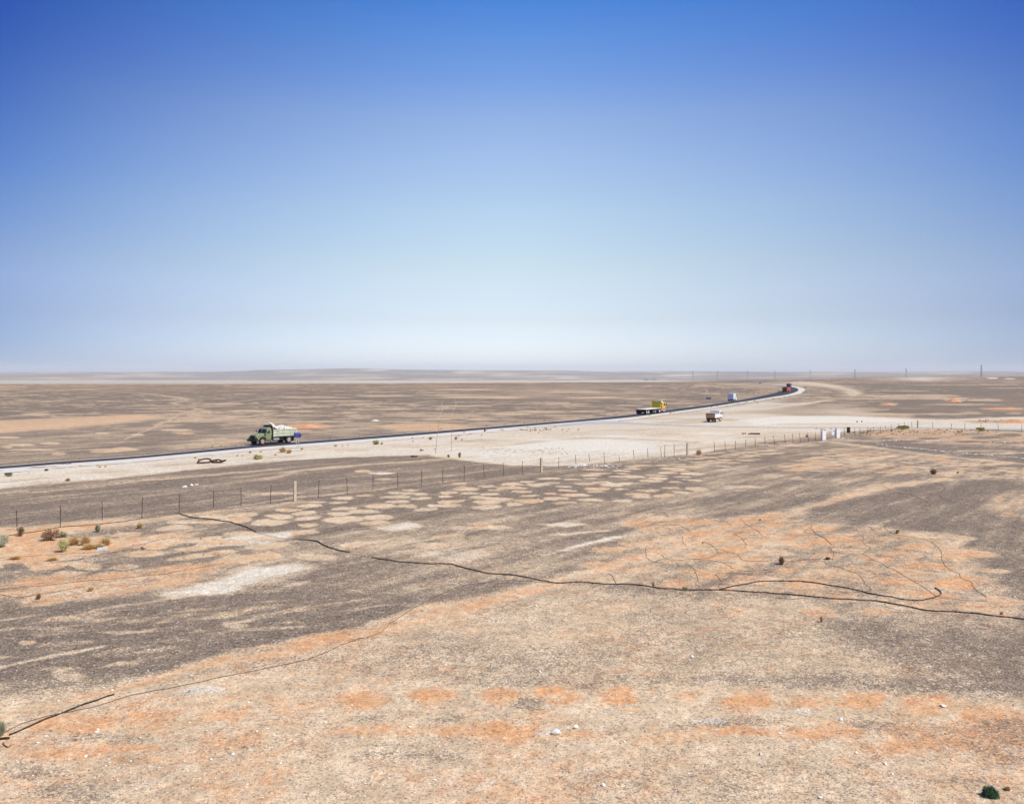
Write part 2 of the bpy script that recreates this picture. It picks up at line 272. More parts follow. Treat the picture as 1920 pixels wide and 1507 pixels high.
P([(1600,1345),(1760,1365),(1920,1340),(2400,1340),(2400,1480),(1920,1440),(1780,1410)], (.55,.75,0), 20, .7)  # orange-brown soil, with lens darkening of the edge painted in as extra gravel
P([(1040,1440),(1300,1400),(1560,1430),(1700,1470),(1500,1507),(1000,1507)], (.34,.3,.2), 25, .6)
rl = random.Random(5)
for q_ in range(70):
    u_ = rl.uniform(-20, 900); v_ = rl.uniform(1125, 1262-.06*u_)
    E(u_, v_, rl.uniform(14, 60), rl.uniform(1.5, 4), rl.choice((TAN, (.3,.35,.1), (.2,.55,.1))), rl.uniform(.25, .65), .6, -.12)
for q_ in range(60):
    u_ = rl.uniform(900, 1900); v_ = rl.uniform(1110, 1270)
    E(u_, v_, rl.uniform(20, 70), rl.uniform(1.5, 5), rl.choice((TAN, (.2,.6,.1), (.7,.2,.05))), rl.uniform(.12, .3), .7, rl.uniform(-.05, .1))
# the worn footpath
S([(-100,1372),(0,1345),(110,1318),(230,1286),(330,1262),(430,1238),(530,1222),(640,1196),(740,1178),(840,1150),(940,1122),(1040,1092)], 13, (.10,.55,.12), 7, .95)
S([(430,1226),(530,1210),(640,1184),(760,1168)], 5, (.1,.85,.0), 4, .7)
S([(240,1277),(330,1258),(430,1232)], 7, (.1,.8,.0), 5, .6)
S([(700,1170),(800,1142),(920,1115),(1040,1086),(1120,1066)], 8, (.12,.45,.25), 4, .8)
S([(1040,1090),(1110,1070),(1200,1042),(1260,1030),(1320,1012),(1350,992),(1400,970),(1470,962),(1530,946),(1600,928),(1660,912),(1760,900)], 6, (.08,.5,.2), 4, .95)
S([(1330,1000),(1380,980),(1480,965)], 7, (.1,.8,.05), 4, .6)
# upper right: orchard rows, stone-lined track
P([(1440,845),(1560,832),(1700,845),(1860,862),(2000,875),(2000,905),(1760,897),(1450,882)], (.5,.3,.1), 3, .6)
P([(1600,825),(1720,832),(1920,842),(BIG,850),(BIG,880),(1920,869),(1800,858),(1700,848),(1640,838),(1560,832)], (.85,.04,.02), 1, .95)
S([(1560,829),(1620,836),(1680,844),(1740,852),(1900,868)], 1.8, TAN, 1.5, .9)
S([(1560,823),(1640,827),(1720,830),(1800,832)], 1.2, CREAM, 1, .7)
P([(1600,808),(1760,804),(1960,812),(2100,820),(2100,840),(1920,836),(1750,830),(1640,824)], (.3,.6,.05), 1.5, .9)
for a,b,c,d in ((1690,827,40,2),(1740,822,24,1.5),(1820,812,30,3),(1850,820,34,3),(1890,815,24,3),(1900,830,40,2),(1830,828,40,2),(1660,822,20,2)): E(a,b,c,d,DARK,.8)
for a,b,c,d in ((1870,850,40,2),(1920,848,50,1.5),(1850,845,60,1.4),(1840,872,50,3),(1900,880,60,4)): E(a,b,c,d,TAN,.6)
E(1900,877,60,6,DARK,.7); E(1540,838,60,3,DARK,.6); E(1500,835,40,3,TAN,.5)
E(1380,862,110,5,DARK,.5); E(1280,895,60,5,CREAM,.4); E(1360,912,60,3,PALE,.5)
S([(1130,880),(1200,882),(1290,878),(1380,880),(1480,896),(1560,900)], 3, (.2,.3,.3), 3, .5)
E(1440,850,50,3,DARK,.4)
P([(60,1010),(330,968),(560,942),(1000,896),(1290,860),(1340,915),(1100,950),(860,955),(700,990),(420,1000)], (.92,.08,0), 6, .75)
# planting pits on a triangular lattice
def lattice(poly, m, k=.9, r=.80, jit=.26, keep=.88, m2=None, a=(1.85,1.65), b=(.55,-2.6), o=(-12.1,60.4)):
    W_ = [G(*p) for p in poly]; xs = [p.x for p in W_]; ys = [p.y for p in W_]
    for i in range(-60,90):
        for j in range(-60,60):
            x = o[0]+a[0]*i+b[0]*j; y = o[1]+a[1]*i+b[1]*j
            if not (min(xs) < x < max(xs) and min(ys) < y < max(ys)): continue
            ins = False; n = len(W_)
            for q in range(n):
                p1, p2 = W_[q], W_[(q+1) % n]
                if (p1.y > y) != (p2.y > y) and x < (p2.x-p1.x)*(y-p1.y)/(p2.y-p1.y)+p1.x: ins = not ins
            if not ins or random.random() > keep: continue
            x += random.gauss(0,jit); y += random.gauss(0,jit); rr = r*random.uniform(.75,1.2)
            LAY.append(('c', x, y, rr*random.uniform(1,1.25), rr*random.uniform(.85,1.1), (m2 if m2 and random.random() < .4 else m), k*random.uniform(.7,1.), .17))
lattice([(60,1015),(250,990),(330,968),(470,955),(560,942),(760,918),(1000,895),(1180,872),(1290,862),(1330,915),(1240,935),(1100,945),(960,955),(860,950),(780,965),(700,985),(600,990),(560,985),(420,985),(330,1010)], (.0,.22,.30), .98, .90, .30, .88, (.0,.42,.14))
lattice([(330,1010),(480,985),(640,990),(600,1050),(470,1060),(340,1045)], (.03,.4,.2), .9, .85, .35, .8, (.0,.55,.1))
lattice([(0,1050),(240,1035),(430,1040),(420,1060),(200,1075),(0,1090)], (.03,.45,.18), .85, .85, .35, .7, (.0,.65,.1))
lattice([(700,1000),(900,975),(1010,975),(960,1005),(800,1020)], TAN, .85, .8, .5, .7)
lattice([(600,1012),(640,1002),(700,1000),(690,1030),(620,1036)], (.1,.5,.1), .85, .8, .5, .8)
lattice([(1170,962),(1480,980),(1780,995),(1830,1040),(1890,1095),(1930,1160),(1700,1142),(1500,1108),(1280,1100),(1060,1085),(1180,1000)], (.12,.8,.02), .85, .85, .2, .9, (.1,.55,.12))
lattice([(1440,1130),(1660,1150),(1900,1165),(1900,1185),(1640,1168)], ORG, .5, .7, .3, .8)
lattice([(1250,862),(1450,830),(1560,826),(1480,842),(1380,872),(1280,880)], TAN, .85, .9, .3, .9)
lattice([(1450,882),(1560,838),(1700,852),(1860,868),(1990,880),(1990,900),(1760,892)], TAN, .75, 1.0, .2, .9, ORG)
lattice([(0,1085),(100,1080),(300,1062),(430,1062),(300,1100),(100,1130),(0,1130)], (.12,.65,.05), .7, 1.0, .3, .9)
#MASKS_END
def seg_dist(u, v, asp, pts, closed):
    d = np.full(u.shape, 1e9); n = len(pts); rngq = range(n if closed else n-1)
    for i in rngq:
        (x1, y1), (x2, y2) = pts[i], pts[(i+1) % n]
        dx = x2-x1; dy = (y2-y1)*asp; px = u-x1; py = (v-y1)*asp
        t = np.clip((px*dx+py*dy)/(dx*dx+dy*dy+1e-9), 0, 1)
        d = np.minimum(d, np.hypot(px-t*dx, py-t*dy))
    return d/asp
def paint(X, Y):
    g = np.full(X.shape, .7); o = np.full(X.shape, .2); w = np.zeros(X.shape)
    am = .12+.003*Y; k1 = 1/(1.1+.008*Y)
    wx = (fbm(X*k1, Y*k1, 31, 4)-.5)*am*2.6; wy = (fbm(X*k1+50, Y*k1, 47, 4)-.5)*am*3.6
    Xw = X+wx; Yw = np.maximum(Y+wy, 5.)
    Ye = np.minimum(Yw, 1e6); u = UC+F*Xw/Ye; v = VH+F*(H-relief(X, Y))/Ye
    asp_all = np.clip(F/np.maximum(v-VH, 4), 1.5, 120)
    def mix(idx, m, t):
        g[idx] += (t[0]-g[idx])*m; o[idx] += (t[1]-o[idx])*m; w[idx] += (t[2]-w[idx])*m
    # streaky far plain: bare sand showing through the dark gravel
    def far_streaks():
        a = fbm(X/16, Y/13, 3, 6, .72); big = fbm(X/170, Y/170, 9, 3)
        m = ss(.57, .625, a*.8+big*.30-.05)*ss(60, 95, Y)
        m = np.maximum(m, .8*ss(.575, .63, fbm(X/6, Y/5, 15, 4, .6)*.75+big*.25)*ss(95, 150, Y)*ss(1500, 700, Y))
        a2 = fbm(X/420, Y/900, 13, 5, .6); m2 = ss(.50, .60, a2)
        return np.where(Y > 2300, m2, m)
    done = False
    for L in LAY:
        if L[0] == 'p':
            _, pts, m, s, k = L
            us = [p[0] for p in pts]; vs = [p[1] for p in pts]; mg = 3*s
            idx = np.nonzero((v > min(vs)-mg) & (v < max(vs)+mg))[0]
            if len(idx) == 0: continue
            uu, vv, aa = u[idx], v[idx], asp_all[idx]
            d = seg_dist(uu, vv, aa, pts, True); ins = np.zeros(uu.shape, bool); n = len(pts)
            for i in range(n):
                (x1, y1), (x2, y2) = pts[i], pts[(i+1) % n]
                if y1 == y2: continue
                ins ^= ((y1 > vv) != (y2 > vv)) & (uu < (x2-x1)*(vv-y1)/(y2-y1)+x1)
            sd = np.where(ins, -d, d); mix(idx, ss(s, -s, sd)*k, m)
        elif L[0] == 's':
            _, pts, wd, m, s, k = L
            us = [p[0] for p in pts]; vs = [p[1] for p in pts]; mg = 3*s+wd
            idx = np.nonzero((v > min(vs)-mg) & (v < max(vs)+mg) & (u > min(us)-mg*9-20) & (u < max(us)+mg*9+20))[0]
            if len(idx) == 0: continue
            d = seg_dist(u[idx], v[idx], asp_all[idx], pts, False); mix(idx, ss(wd/2+s, wd/2-s, d)*k, m)
        elif L[0] == 'e':
            _, cu, cv, ru, rv, m, k, s, a = L
            idx = np.nonzero((abs(v-cv) < rv*2.4+abs(a)*ru*1.5) & (abs(u-cu) < ru*2.2))[0]
            if len(idx) == 0: continue
            du = u[idx]-cu; dv = v[idx]-cv-a*du
            wob = .55+.85*fbm(Xw[idx]*.9+cu*.37, Yw[idx]*.9, 57, 5, .6) if cv > 880 else 1.
            mix(idx, ss(1+s, 1-s, np.hypot(du/ru, dv/rv)/wob)*k, m)
        else:
            _, cx, cy, rx, ry, m, k, s = L
            idx = np.nonzero((abs(Xw-cx) < rx*2) & (abs(Yw-cy) < ry*2))[0]
            if len(idx) == 0: continue
            wob = .74+.5*fbm(Xw[idx]*1.1+cx, Yw[idx]*1.1, 55, 4)
            mix(idx, ss(1+s, 1-s, np.hypot((Xw[idx]-cx)/rx, (Yw[idx]-cy)/ry)/wob)*k, m)
    # natural variation laid over everything
    n1 = fbm(X/3.1, Y/3.1, 61, 5)-.5; n2 = fbm(X/.8, Y/.8, 67, 4)-.5; n3 = fbm(X/14, Y/22, 71, 4)-.5; n4 = fbm(X/60, Y/90, 73, 4)-.5
    near = ss(220, 60, Y)
    g += near*(n1*.34+n2*.26)*(1-w*.6)*(.55+.45*ss(26, 40, Y)); o += near*(fbm(X/2.3, Y/2.3, 81, 4)-.5)*.6; w += near*n1*.12
    fm = far_streaks()*(1-near)*(1-w)*np.clip(g*1.6-.2, 0, 1)*(1-.5*ss(.84, .93, g))
    g += (.16-g)*fm*.95; o += (.42-o)*fm*.8; w += (.12-w)*fm*.6
    g += (1-near)*(n3*.5+n4*.25+.24)*(1-w*.7); w += (1-near)*(n3*.25)*(w > .2)
    # faint wheel streaks
    q = fbm((X*.74-Y*.67)/1.1, (X*.67+Y*.74)/9, 91, 3)-.5; g += near*q*(.22+.5*ss(32, 46, Y))
    q2 = fbm((X*.80-Y*.60)/.35, (X*.60+Y*.80)/3.2, 93, 3)-.5; g += near*q2*(.12+.3*ss(30, 44, Y)); o += near*q2*-.3
    return np.clip(g, 0, 1), np.clip(o, 0, 1), np.clip(w, 0, 1)

def grid_mesh(name, X, Y, Z, m, attrs=None):
    nr, nc = X.shape; co = np.stack([X, Y, Z], -1).reshape(-1, 3).astype(np.float32)
    i = np.arange(nr*nc).reshape(nr, nc)
    q = np.stack([i[:-1, :-1], i[:-1, 1:], i[1:, 1:], i[1:, :-1]], -1).reshape(-1, 4)
    me = bpy.data.meshes.new(name); me.vertices.add(len(co)); me.vertices.foreach_set('co', co.ravel())
    me.loops.add(q.size); me.loops.foreach_set('vertex_index', q.ravel().astype(np.int32))
    me.polygons.add(len(q)); me.polygons.foreach_set('loop_start', (np.arange(len(q))*4).astype(np.int32))
    me.polygons.foreach_set('loop_total', np.full(len(q), 4, np.int32)); me.polygons.foreach_set('use_smooth', np.ones(len(q), bool))
    me.update(); me.materials.append(m)
    if attrs is not None:
        a = me.color_attributes.new('soil', 'FLOAT_COLOR', 'POINT')
        a.data.foreach_set('color', np.stack([*attrs, np.ones_like(attrs[0])], -1).astype(np.float32).ravel())
    o = bpy.data.objects.new(name, me); C.objects.link(o); return o

def soil_material():
    m = bpy.data.materials.new('desert_soil'); m.use_nodes = True; n = m.node_tree.nodes; l = m.node_tree.links
    p = n['Principled BSDF']; p.inputs['Roughness'].default_value = .95; p.inputs['Specular IOR Level'].default_value = .1
    at = n.new('ShaderNodeAttribute'); at.attribute_name = 'soil'; sp = n.new('ShaderNodeSeparateColor'); l.new(at.outputs['Color'], sp.inputs[0])
    ge = n.new('ShaderNodeNewGeometry')
    def noise(scale, det=4, ro=.6):
        z = n.new('ShaderNodeTexNoise'); z.inputs['Scale'].default_value = scale; z.inputs['Detail'].default_value = det; z.inputs['Roughness'].default_value = ro
        l.new(ge.outputs['Position'], z.inputs[0]); return z
    def math_(op, a, b=None, c=None, clamp=False):
        z = n.new('ShaderNodeMath'); z.operation = op; z.use_clamp = clamp
        for i, q in enumerate((a, b, c)):
            if q is None: continue
            if isinstance(q, (int, float)): z.inputs[i].default_value = q
            else: l.new(q, z.inputs[i])
        return z.outputs[0]
    def mixc(f, a, b):
        z = n.new('ShaderNodeMix'); z.data_type = 'RGBA'
        if isinstance(f, float): z.inputs[0].default_value = f
        else: l.new(f, z.inputs[0])
        for i, q in ((6, a), (7, b)):
            if isinstance(q, tuple): z.inputs[i].default_value = (*q, 1)
            else: l.new(q, z.inputs[i])
        return z.outputs[2]
    def rng_(v, a, b, c=0., d=1.):
        z = n.new('ShaderNodeMapRange'); z.interpolation_type = 'SMOOTHSTEP'
        l.new(v, z.inputs[0])
        for i, q in ((1, a), (2, b), (3, c), (4, d)): z.inputs[i].default_value = q
        return z.outputs[0]
    grain = noise(16, 2, .7); mot = noise(1.3, 9, .78); mid = noise(3.2, 5, .7); big = noise(.45, 4, .6); fine = noise(45, 1, .5)
    vor = n.new('ShaderNodeTexVoronoi'); vor.inputs['Scale'].default_value = 14; l.new(ge.outputs['Position'], vor.inputs[0])
    vsep = n.new('ShaderNodeSeparateColor'); l.new(vor.outputs['Color'], vsep.inputs[0])
    cell = vsep.outputs[0]; cell2 = vsep.outputs[1]
    # coverage of dark stones: grain noise decides which grains are stones
    nz = math_('ADD', math_('MULTIPLY_ADD', grain.outputs[0], 2.2, -1.1), math_('MULTIPLY_ADD', mid.outputs[0], .8, -.4))
    nz = math_('ADD', nz, math_('MULTIPLY_ADD', cell, .5, -.25))
    mo = math_('MULTIPLY_ADD', mot.outputs[0], .8, -.4)
    gg = rng_(math_('ADD', sp.outputs[0], math_('MULTIPLY_ADD', nz, .95, mo)), .22, .78)
    oo = rng_(math_('ADD', sp.outputs[1], math_('ADD', math_('MULTIPLY_ADD', mot.outputs[0], 2.4, -1.2), math_('MULTIPLY_ADD', mid.outputs[0], .9, -.45))), .15, .95)
    ww = rng_(math_('ADD', sp.outputs[2], math_('ADD', math_('MULTIPLY_ADD', mid.outputs[0], .5, -.25), math_('MULTIPLY_ADD', grain.outputs[0], .5, -.25))), .12, .85)
    sand = mixc(rng_(big.outputs[0], .3, .7), TANC[0], TANC[1])
    orange = mixc(rng_(mid.outputs[0], .3, .7), ORGC[0], ORGC[1])
    mot2 = noise(5.5, 6, .75); grav = mixc(math_('MULTIPLY', rng_(mot2.outputs[0], .48, .72), .6), mixc(rng_(cell, .0, 1.), GRVC[0], GRVC[1]), (.36, .265, .17))
    pale = mixc(rng_(mid.outputs[0], .35, .7), PALC[0], PALC[1])
    c = mixc(oo, sand, orange); c = mixc(ww, c, pale); c = mixc(gg, c, grav)
    # scattered bright and dark grains
    br = math_('GREATER_THAN', cell2, .982); c = mixc(math_('MULTIPLY', br, .5), c, (.72, .66, .58))
    dk = math_('LESS_THAN', cell2, .07); c = mixc(math_('MULTIPLY', dk, .4), c, (.10, .075, .06))
    fv = n.new('ShaderNodeMix'); fv.data_type = 'RGBA'; fv.blend_type = 'MULTIPLY'; fv.inputs[0].default_value = 1
    l.new(c, fv.inputs[6]); sp1 = noise(6.5, 3, .8); sp2 = noise(1.9, 4, .8)
    fr = math_('MULTIPLY', math_('MULTIPLY', rng_(fine.outputs[0], .3, .7, .84, 1.12), rng_(sp1.outputs[0], .34, .66, .86, 1.11)), rng_(sp2.outputs[0], .32, .68, .84, 1.12)); cb = n.new('ShaderNodeCombineColor')
    for i in range(3): l.new(fr, cb.inputs[i])
    l.new(cb.outputs[0], fv.inputs[7]); l.new(fv.outputs[2], p.inputs['Base Color'])
    bp = n.new('ShaderNodeBump'); bp.inputs['Distance'].default_value = .05; bp.inputs['Strength'].default_value = .5
    hh = math_('ADD', math_('MULTIPLY', grain.outputs[0], .6), math_('MULTIPLY', mid.outputs[0], 1.2)); l.new(hh, bp.inputs['Height']); l.new(bp.outputs[0], p.inputs['Normal'])
    return m
TANC = ((.56,.42,.262), (.715,.555,.37)); ORGC = ((.60,.275,.115), (.72,.42,.21)); GRVC = ((.094,.072,.056), (.28,.218,.162)); PALC = ((.62,.565,.45), (.84,.79,.67))
soil = soil_material()
rows = np.unique(np.concatenate([np.array([-300, -120, -50, -20, 0, 5, 9, 12, 14.5, 16.5]), F*H/np.arange(890, 200, -1.6), F*H/np.arange(200, 6, -.6), 72*F/np.arange(22, 4.6, -.28), [28000.]]))
cols = np.concatenate([-np.geomspace(1.6, .70, 24), np.arange(-.69, .69, .00115), np.geomspace(.70, 1.6, 24)])
T, D_ = np.meshgrid(cols, rows); WD = np.where(D_ > 15, D_, 15+(15-D_)*1.5)
GX = T*WD; GY = D_.copy()
gx, gy = GX.ravel(), GY.ravel()
ga, oa, wa = paint(gx, gy)
def surf(x, y):
    x = np.asarray(x, float); y = np.asarray(y, float)
    return ((fbm(x/2.6, y/2.6, 5, 5, .55)-.5)*.22+(fbm(x/.35, y/.35, 6, 3)-.5)*.025)*ss(130, 60, y)
gz = surf(gx, gy)-.004+relief(gx, gy)
ground = grid_mesh('ground', GX, GY, gz.reshape(GX.shape), soil, (ga, oa, wa)); tag(ground, kind='structure')

# ------------------------------------------------------------------ hills on the horizon
hp = np.array([(-900,697),(0,697.6),(150,697),(300,696.6),(430,696),(480,693.6),(560,692.6),(650,690.3),(700,691),(760,693),(900,694.2),(1050,694.4),(1150,695.6),(1300,696),(1500,697),(1600,697.4),(1700,697),(1780,696.4),(1850,695.6),(1920,696.6),(2400,697),(3200,697)])
tt = np.arange(-1.2, 1.2, .0016); dd = np.concatenate([np.linspace(8500, 17000, 70), [20000, 24000]])
T2, D2 = np.meshgrid(tt, dd); X2 = T2*D2
top = np.interp(UC+F*T2, hp[:, 0], hp[:, 1]); hh = H+(VH-top)*15500/F; base = -np.interp(UC+F*T2, [1200, 1400, 1550, 1700, 1900], [62, 48, 30, 18, 12])-3
rid = fbm(X2/1500, D2/1100, 21, 4)-.5; rid2 = fbm(X2/3500, D2/2500, 25, 3)-.5
env = ss(8600, 15500, D2+rid2*3000)
Z2 = base+(hh-base)*env+rid*50*ss(8700, 10500, D2)*ss(15500, 13500, D2)
Z2 = np.minimum(Z2, H+(hh-H)*D2/15500); Z2 = np.where(D2 > 15500, hh-(D2-15500)*.004, Z2)
x2, y2, z2 = X2.ravel(), D2.ravel(), Z2.ravel()
hg = np.clip(.80+(fbm(x2/600, y2/900, 33, 5)-.5)*1.2, 0, 1); ho = np.clip(.18+(fbm(x2/1200, y2/1500, 35, 3)-.5), 0, 1)
hw = ss(.62, .72, fbm(x2/700, y2/500, 37, 4))*.6
hills = grid_mesh('hills', X2, D2, Z2, soil, (hg*(1-hw*.8), ho, hw)); tag(hills, kind='structure')

# ------------------------------------------------------------------ roads
def dens(pts, n=6):
    o = []; m = len(pts)
    for i in range(m-1):
        p0, p1, p2, p3 = (Vector(pts[max(i-1, 0)]), Vector(pts[i]), Vector(pts[i+1]), Vector(pts[min(i+2, m-1)]))
        for k in range(n):
            t = k/n; o.append(.5*((2*p1)+(p2-p0)*t+(2*p0-5*p1+4*p2-p3)*t*t+(3*p1-p0-3*p2+p3)*t**3))
    o.append(Vector(pts[-1])); return o
def ribbon(name, A, B, z, m, cross=4):
    A = dens([G(u, v) for u, v in A]); B = dens([G(u, v) for u, v in B]); vs = []; fs = []; c = cross+1
    for a, b in zip(A, B):
        for k in range(c):
            p = a.lerp(b, k/cross); vs.append((p.x, p.y, z))
    for i in range(len(A)-1):
        for k in range(cross): fs.append((i*c+k, i*c+k+1, (i+1)*c+k+1, (i+1)*c+k))
    o = nmesh(name, vs, fs, m)
    bm = bmesh.new(); bm.from_mesh(o.data); bmesh.ops.recalc_face_normals(bm, faces=bm.faces)
    if sum(f.normal.z for f in bm.faces) < 0: bmesh.ops.reverse_faces(bm, faces=bm.faces)
    r = bmesh.ops.extrude_face_region(bm, geom=list(bm.faces)); bmesh.ops.translate(bm, verts=[e for e in r['geom'] if isinstance(e, bmesh.types.BMVert)], vec=(0, 0, .0))
    bm.free(); tag(o, kind='structure'); return o
asph = mat('asphalt', (.055, .052, .062), .9, var=.25, scale=.4, spec=.12)
wash = mat('worn_asphalt', (.60, .565, .50), 1.0, var=.14, scale=.5, spec=0)
side = mat('dusty_asphalt', (.44, .43, .41), 1.0, var=.18, scale=.25, spec=0)
ribbon('road_shoulder', SHOULDER_F, SHOULDER, .020, wash)
ribbon('road', ROAD_FAR, ROAD_NEAR, .030, asph)
ribbon('side_road', [(940,804),(1040,796.5),(1110,790),(1150,789.5),(1230,794.2),(1320,798.3),(1450,800.6),(1600,800.4),(1750,801.2),(1920,804),(2200,808)],
       [(985,802),(1060,798.5),(1120,795),(1160,794.5),(1240,797),(1330,800),(1450,801.8),(1600,802.2),(1750,803.6),(1920,807),(2200,812)], .026, side)
#OBJECTS_HERE
HAZE = 5e-5
# ------------------------------------------------------------------ materials of objects
green = mat('green_paint', (.20, .26, .12), .5, var=.15, scale=2, spec=.4, dust=.5)
palegreen = mat('faded_bed_paint', (.68, .70, .55), .6, var=.12, scale=2, dust=.4)
black = mat('black_rubber', (.018, .017, .018), .85, var=.3, scale=6, dust=.25)
dark = mat('dark_chassis', (.03, .022, .02), .8, var=.4, scale=4, dust=.2)
glass = mat('dark_glass', (.02, .025, .03), .12, var=.1, scale=1, spec=.6)
rimm = mat('dusty_rim', (.46, .40, .34), .6, var=.2, scale=6, dust=.3)
rimpink = mat('reddish_rim', (.50, .30, .26), .6, var=.2, scale=6, dust=.3)
rimw = mat('white_rim', (.72, .70, .66), .55, var=.12, scale=6, dust=.15)
chrome = mat('dull_metal', (.45, .44, .42), .4, 1.0, var=.2, scale=5)
white = mat('white_paint', (.78, .78, .76), .5, var=.06, scale=2, dust=.15)
bluewhite = mat('bluish_white_panel', (.68, .72, .76), .5, var=.08, scale=2, dust=.1)
yellow = mat('yellow_paint', (.72, .46, .05), .45, var=.12, scale=2, dust=.3)
olive = mat('mustard_board', (.42, .36, .03), .6, var=.15, scale=2, dust=.15)
deckm = mat('pale_deck', (.74, .70, .60), .8, var=.1, scale=2)
redc = mat('faded_red_paint', (.50, .17, .13), .6, var=.2, scale=3, dust=.4)
redp = mat('red_paint', (.55, .075, .03), .5, var=.15, scale=2, dust=.25)
pink = mat('sun_bleached_red', (.62, .38, .33), .6, var=.15, scale=3, dust=.3)
rust = mat('rusty_brown', (.085, .035, .022), .85, var=.45, scale=5)
rustd = mat('rusty_tailgate', (.40, .24, .12), .8, var=.35, scale=3, dust=.5)
bluep = mat('grey_blue_paint', (.08, .17, .26), .5, var=.2, scale=2, dust=.2)
chalk = mat('white_rubble', (.76, .71, .62), .9, var=.12, scale=2)
stonew = mat('white_stone', (.78, .74, .66), .9, var=.15, scale=6)
stoneg = mat('grey_stone', (.27, .22, .18), .9, var=.3, scale=6)
stoneo = mat('tan_stone', (.46, .35, .26), .9, var=.25, scale=6)
signblue = mat('blue_sign_face', (.012, .03, .26), .45, var=.08, scale=3)
signtext = mat('pale_sign_marks', (.45, .52, .72), .5, var=.05)
galv = mat('galvanised_steel', (.55, .56, .58), .5, .3, var=.1, scale=5)
greysteel = mat('dark_grey_panel', (.13, .15, .19), .6, var=.15, scale=4)
concrete = mat('tan_concrete', (.62, .50, .36), .9, var=.15, scale=4)
whitewash = mat('whitewash', (.86, .84, .80), .85, var=.05, scale=2)
postm = mat('rusty_post', (.09, .05, .045), .8, var=.3, scale=6)
wirem = mat('fence_wire', (.20, .17, .16), .6, .4, var=.2)
blackpe = mat('black_irrigation_hose', (.045, .034, .028), .5, var=.4, scale=3, spec=.4, dust=.75)
thinhose = mat('dusty_thin_hose', (.13, .085, .06), .8, var=.35, scale=2, dust=.3)
wood = mat('weathered_wood', (.42, .30, .20), .85, var=.25, scale=5)
dryg = mat('dry_straw', (.66, .46, .22), .9, var=.3, scale=3)
drybr = mat('dry_brown_twigs', (.34, .20, .11), .9, var=.35, scale=3)
sage = mat('sage_leaf', (.36, .37, .24), .85, var=.3, scale=4)
oliveg = mat('olive_leaf', (.42, .40, .15), .85, var=.3, scale=4)
greenl = mat('green_leaf', (.07, .15, .065), .8, var=.35, scale=6)
soilo = mat('orange_earth', (.60, .30, .15), .95, var=.2, scale=.8)
pylonm = mat('pylon_steel', (.17, .18, .20), .7, var=.1)

# ------------------------------------------------------------------ vehicles (local x = forward, y = left, origin on the ground)
def wheel(parent, x, y, r, w, rim, name='wheel'):
    s = 1 if y > 0 else -1
    bm = bmesh.new(); h = w/2
    lathe(bm, [(r*.60, -h*.9), (r*.80, -h), (r*.95, -h*.86), (r, -h*.5), (r, h*.5), (r*.95, h*.86), (r*.80, h), (r*.60, h*.9)], 'y', 24)
    t = link(name, bm, black, parent, True); t.location = (x, y, r)
    bm = bmesh.new(); q = s*h
    lathe(bm, [(r*.59, q*.93), (r*.57, q*1.0), (r*.50, q*.80), (r*.30, q*.62), (r*.24, q*.98), (r*.12, q*1.02), (r*.02, q*1.03)], 'y', 20)
    k = link('rim', bm, rim, t, False); return t
SPLIT = {'axle','bed_stake','bed_rail','side_rail','landing_leg','tool_locker','chassis','trailer_frame','bed_subframe','window','grille_bar','rear_door','guard_rail','body_rib','stiffener'}
def vbox(name, m, parent, *boxes, bev=.02):
    if name in SPLIT and len(boxes) > 1:
        return [vbox(name, m, parent, b, bev=bev) for b in boxes][0]
    bm = bmesh.new()
    for b in boxes: bx(bm, *b, bev=bev)
    return link(name, bm, m, parent)
def place(t, u, v, hx, hy, dx=0, dy=0):   # put the truck so that its local point (dx,dy) stands on the surveyed point
    a = math.atan2(hy, hx); p = G(u, v); c, s = math.cos(a), math.sin(a)
    t.location = (p.x-(c*dx-s*dy), p.y-(s*dx+c*dy), .032); t.rotation_euler = (0, 0, a); return t

# --- green bonneted tipper
t = empty('tipper_truck', (0, 0, 0), 0, 'old green bonneted tipper truck with pale ribbed bed driving along the road', 'truck')
def cabt(x, z): return 1 if z < 1.55 else 1-.13*(z-1.55)/.85
bm = bmesh.new(); prism(bm, [(3.20,.62),(4.10,.62),(4.10,1.50),(4.02,1.58),(3.82,2.12),(3.62,2.34),(3.25,2.38),(3.10,2.2),(3.06,1.5)], -1.02, 1.02, .05, cabt); link('cab', bm, green, t)
bm = bmesh.new(); prism(bm, [(4.05,.70),(5.42,.72),(5.48,1.00),(5.44,1.28),(5.25,1.42),(4.70,1.52),(4.05,1.58)], -.72, .72, .09); link('hood', bm, green, t, True)
gr = vbox('grille', black, t, (5.46,5.53,-.50,.50,.78,1.30))
vbox('grille_bar', dark, gr, (5.53,5.55,-.42,.42,.88,.91), (5.53,5.55,-.42,.42,1.0,1.03), (5.53,5.55,-.42,.42,1.12,1.15), bev=.004)
vbox('bumper', dark, t, (5.50,5.68,-1.12,1.12,.50,.78), bev=.03)
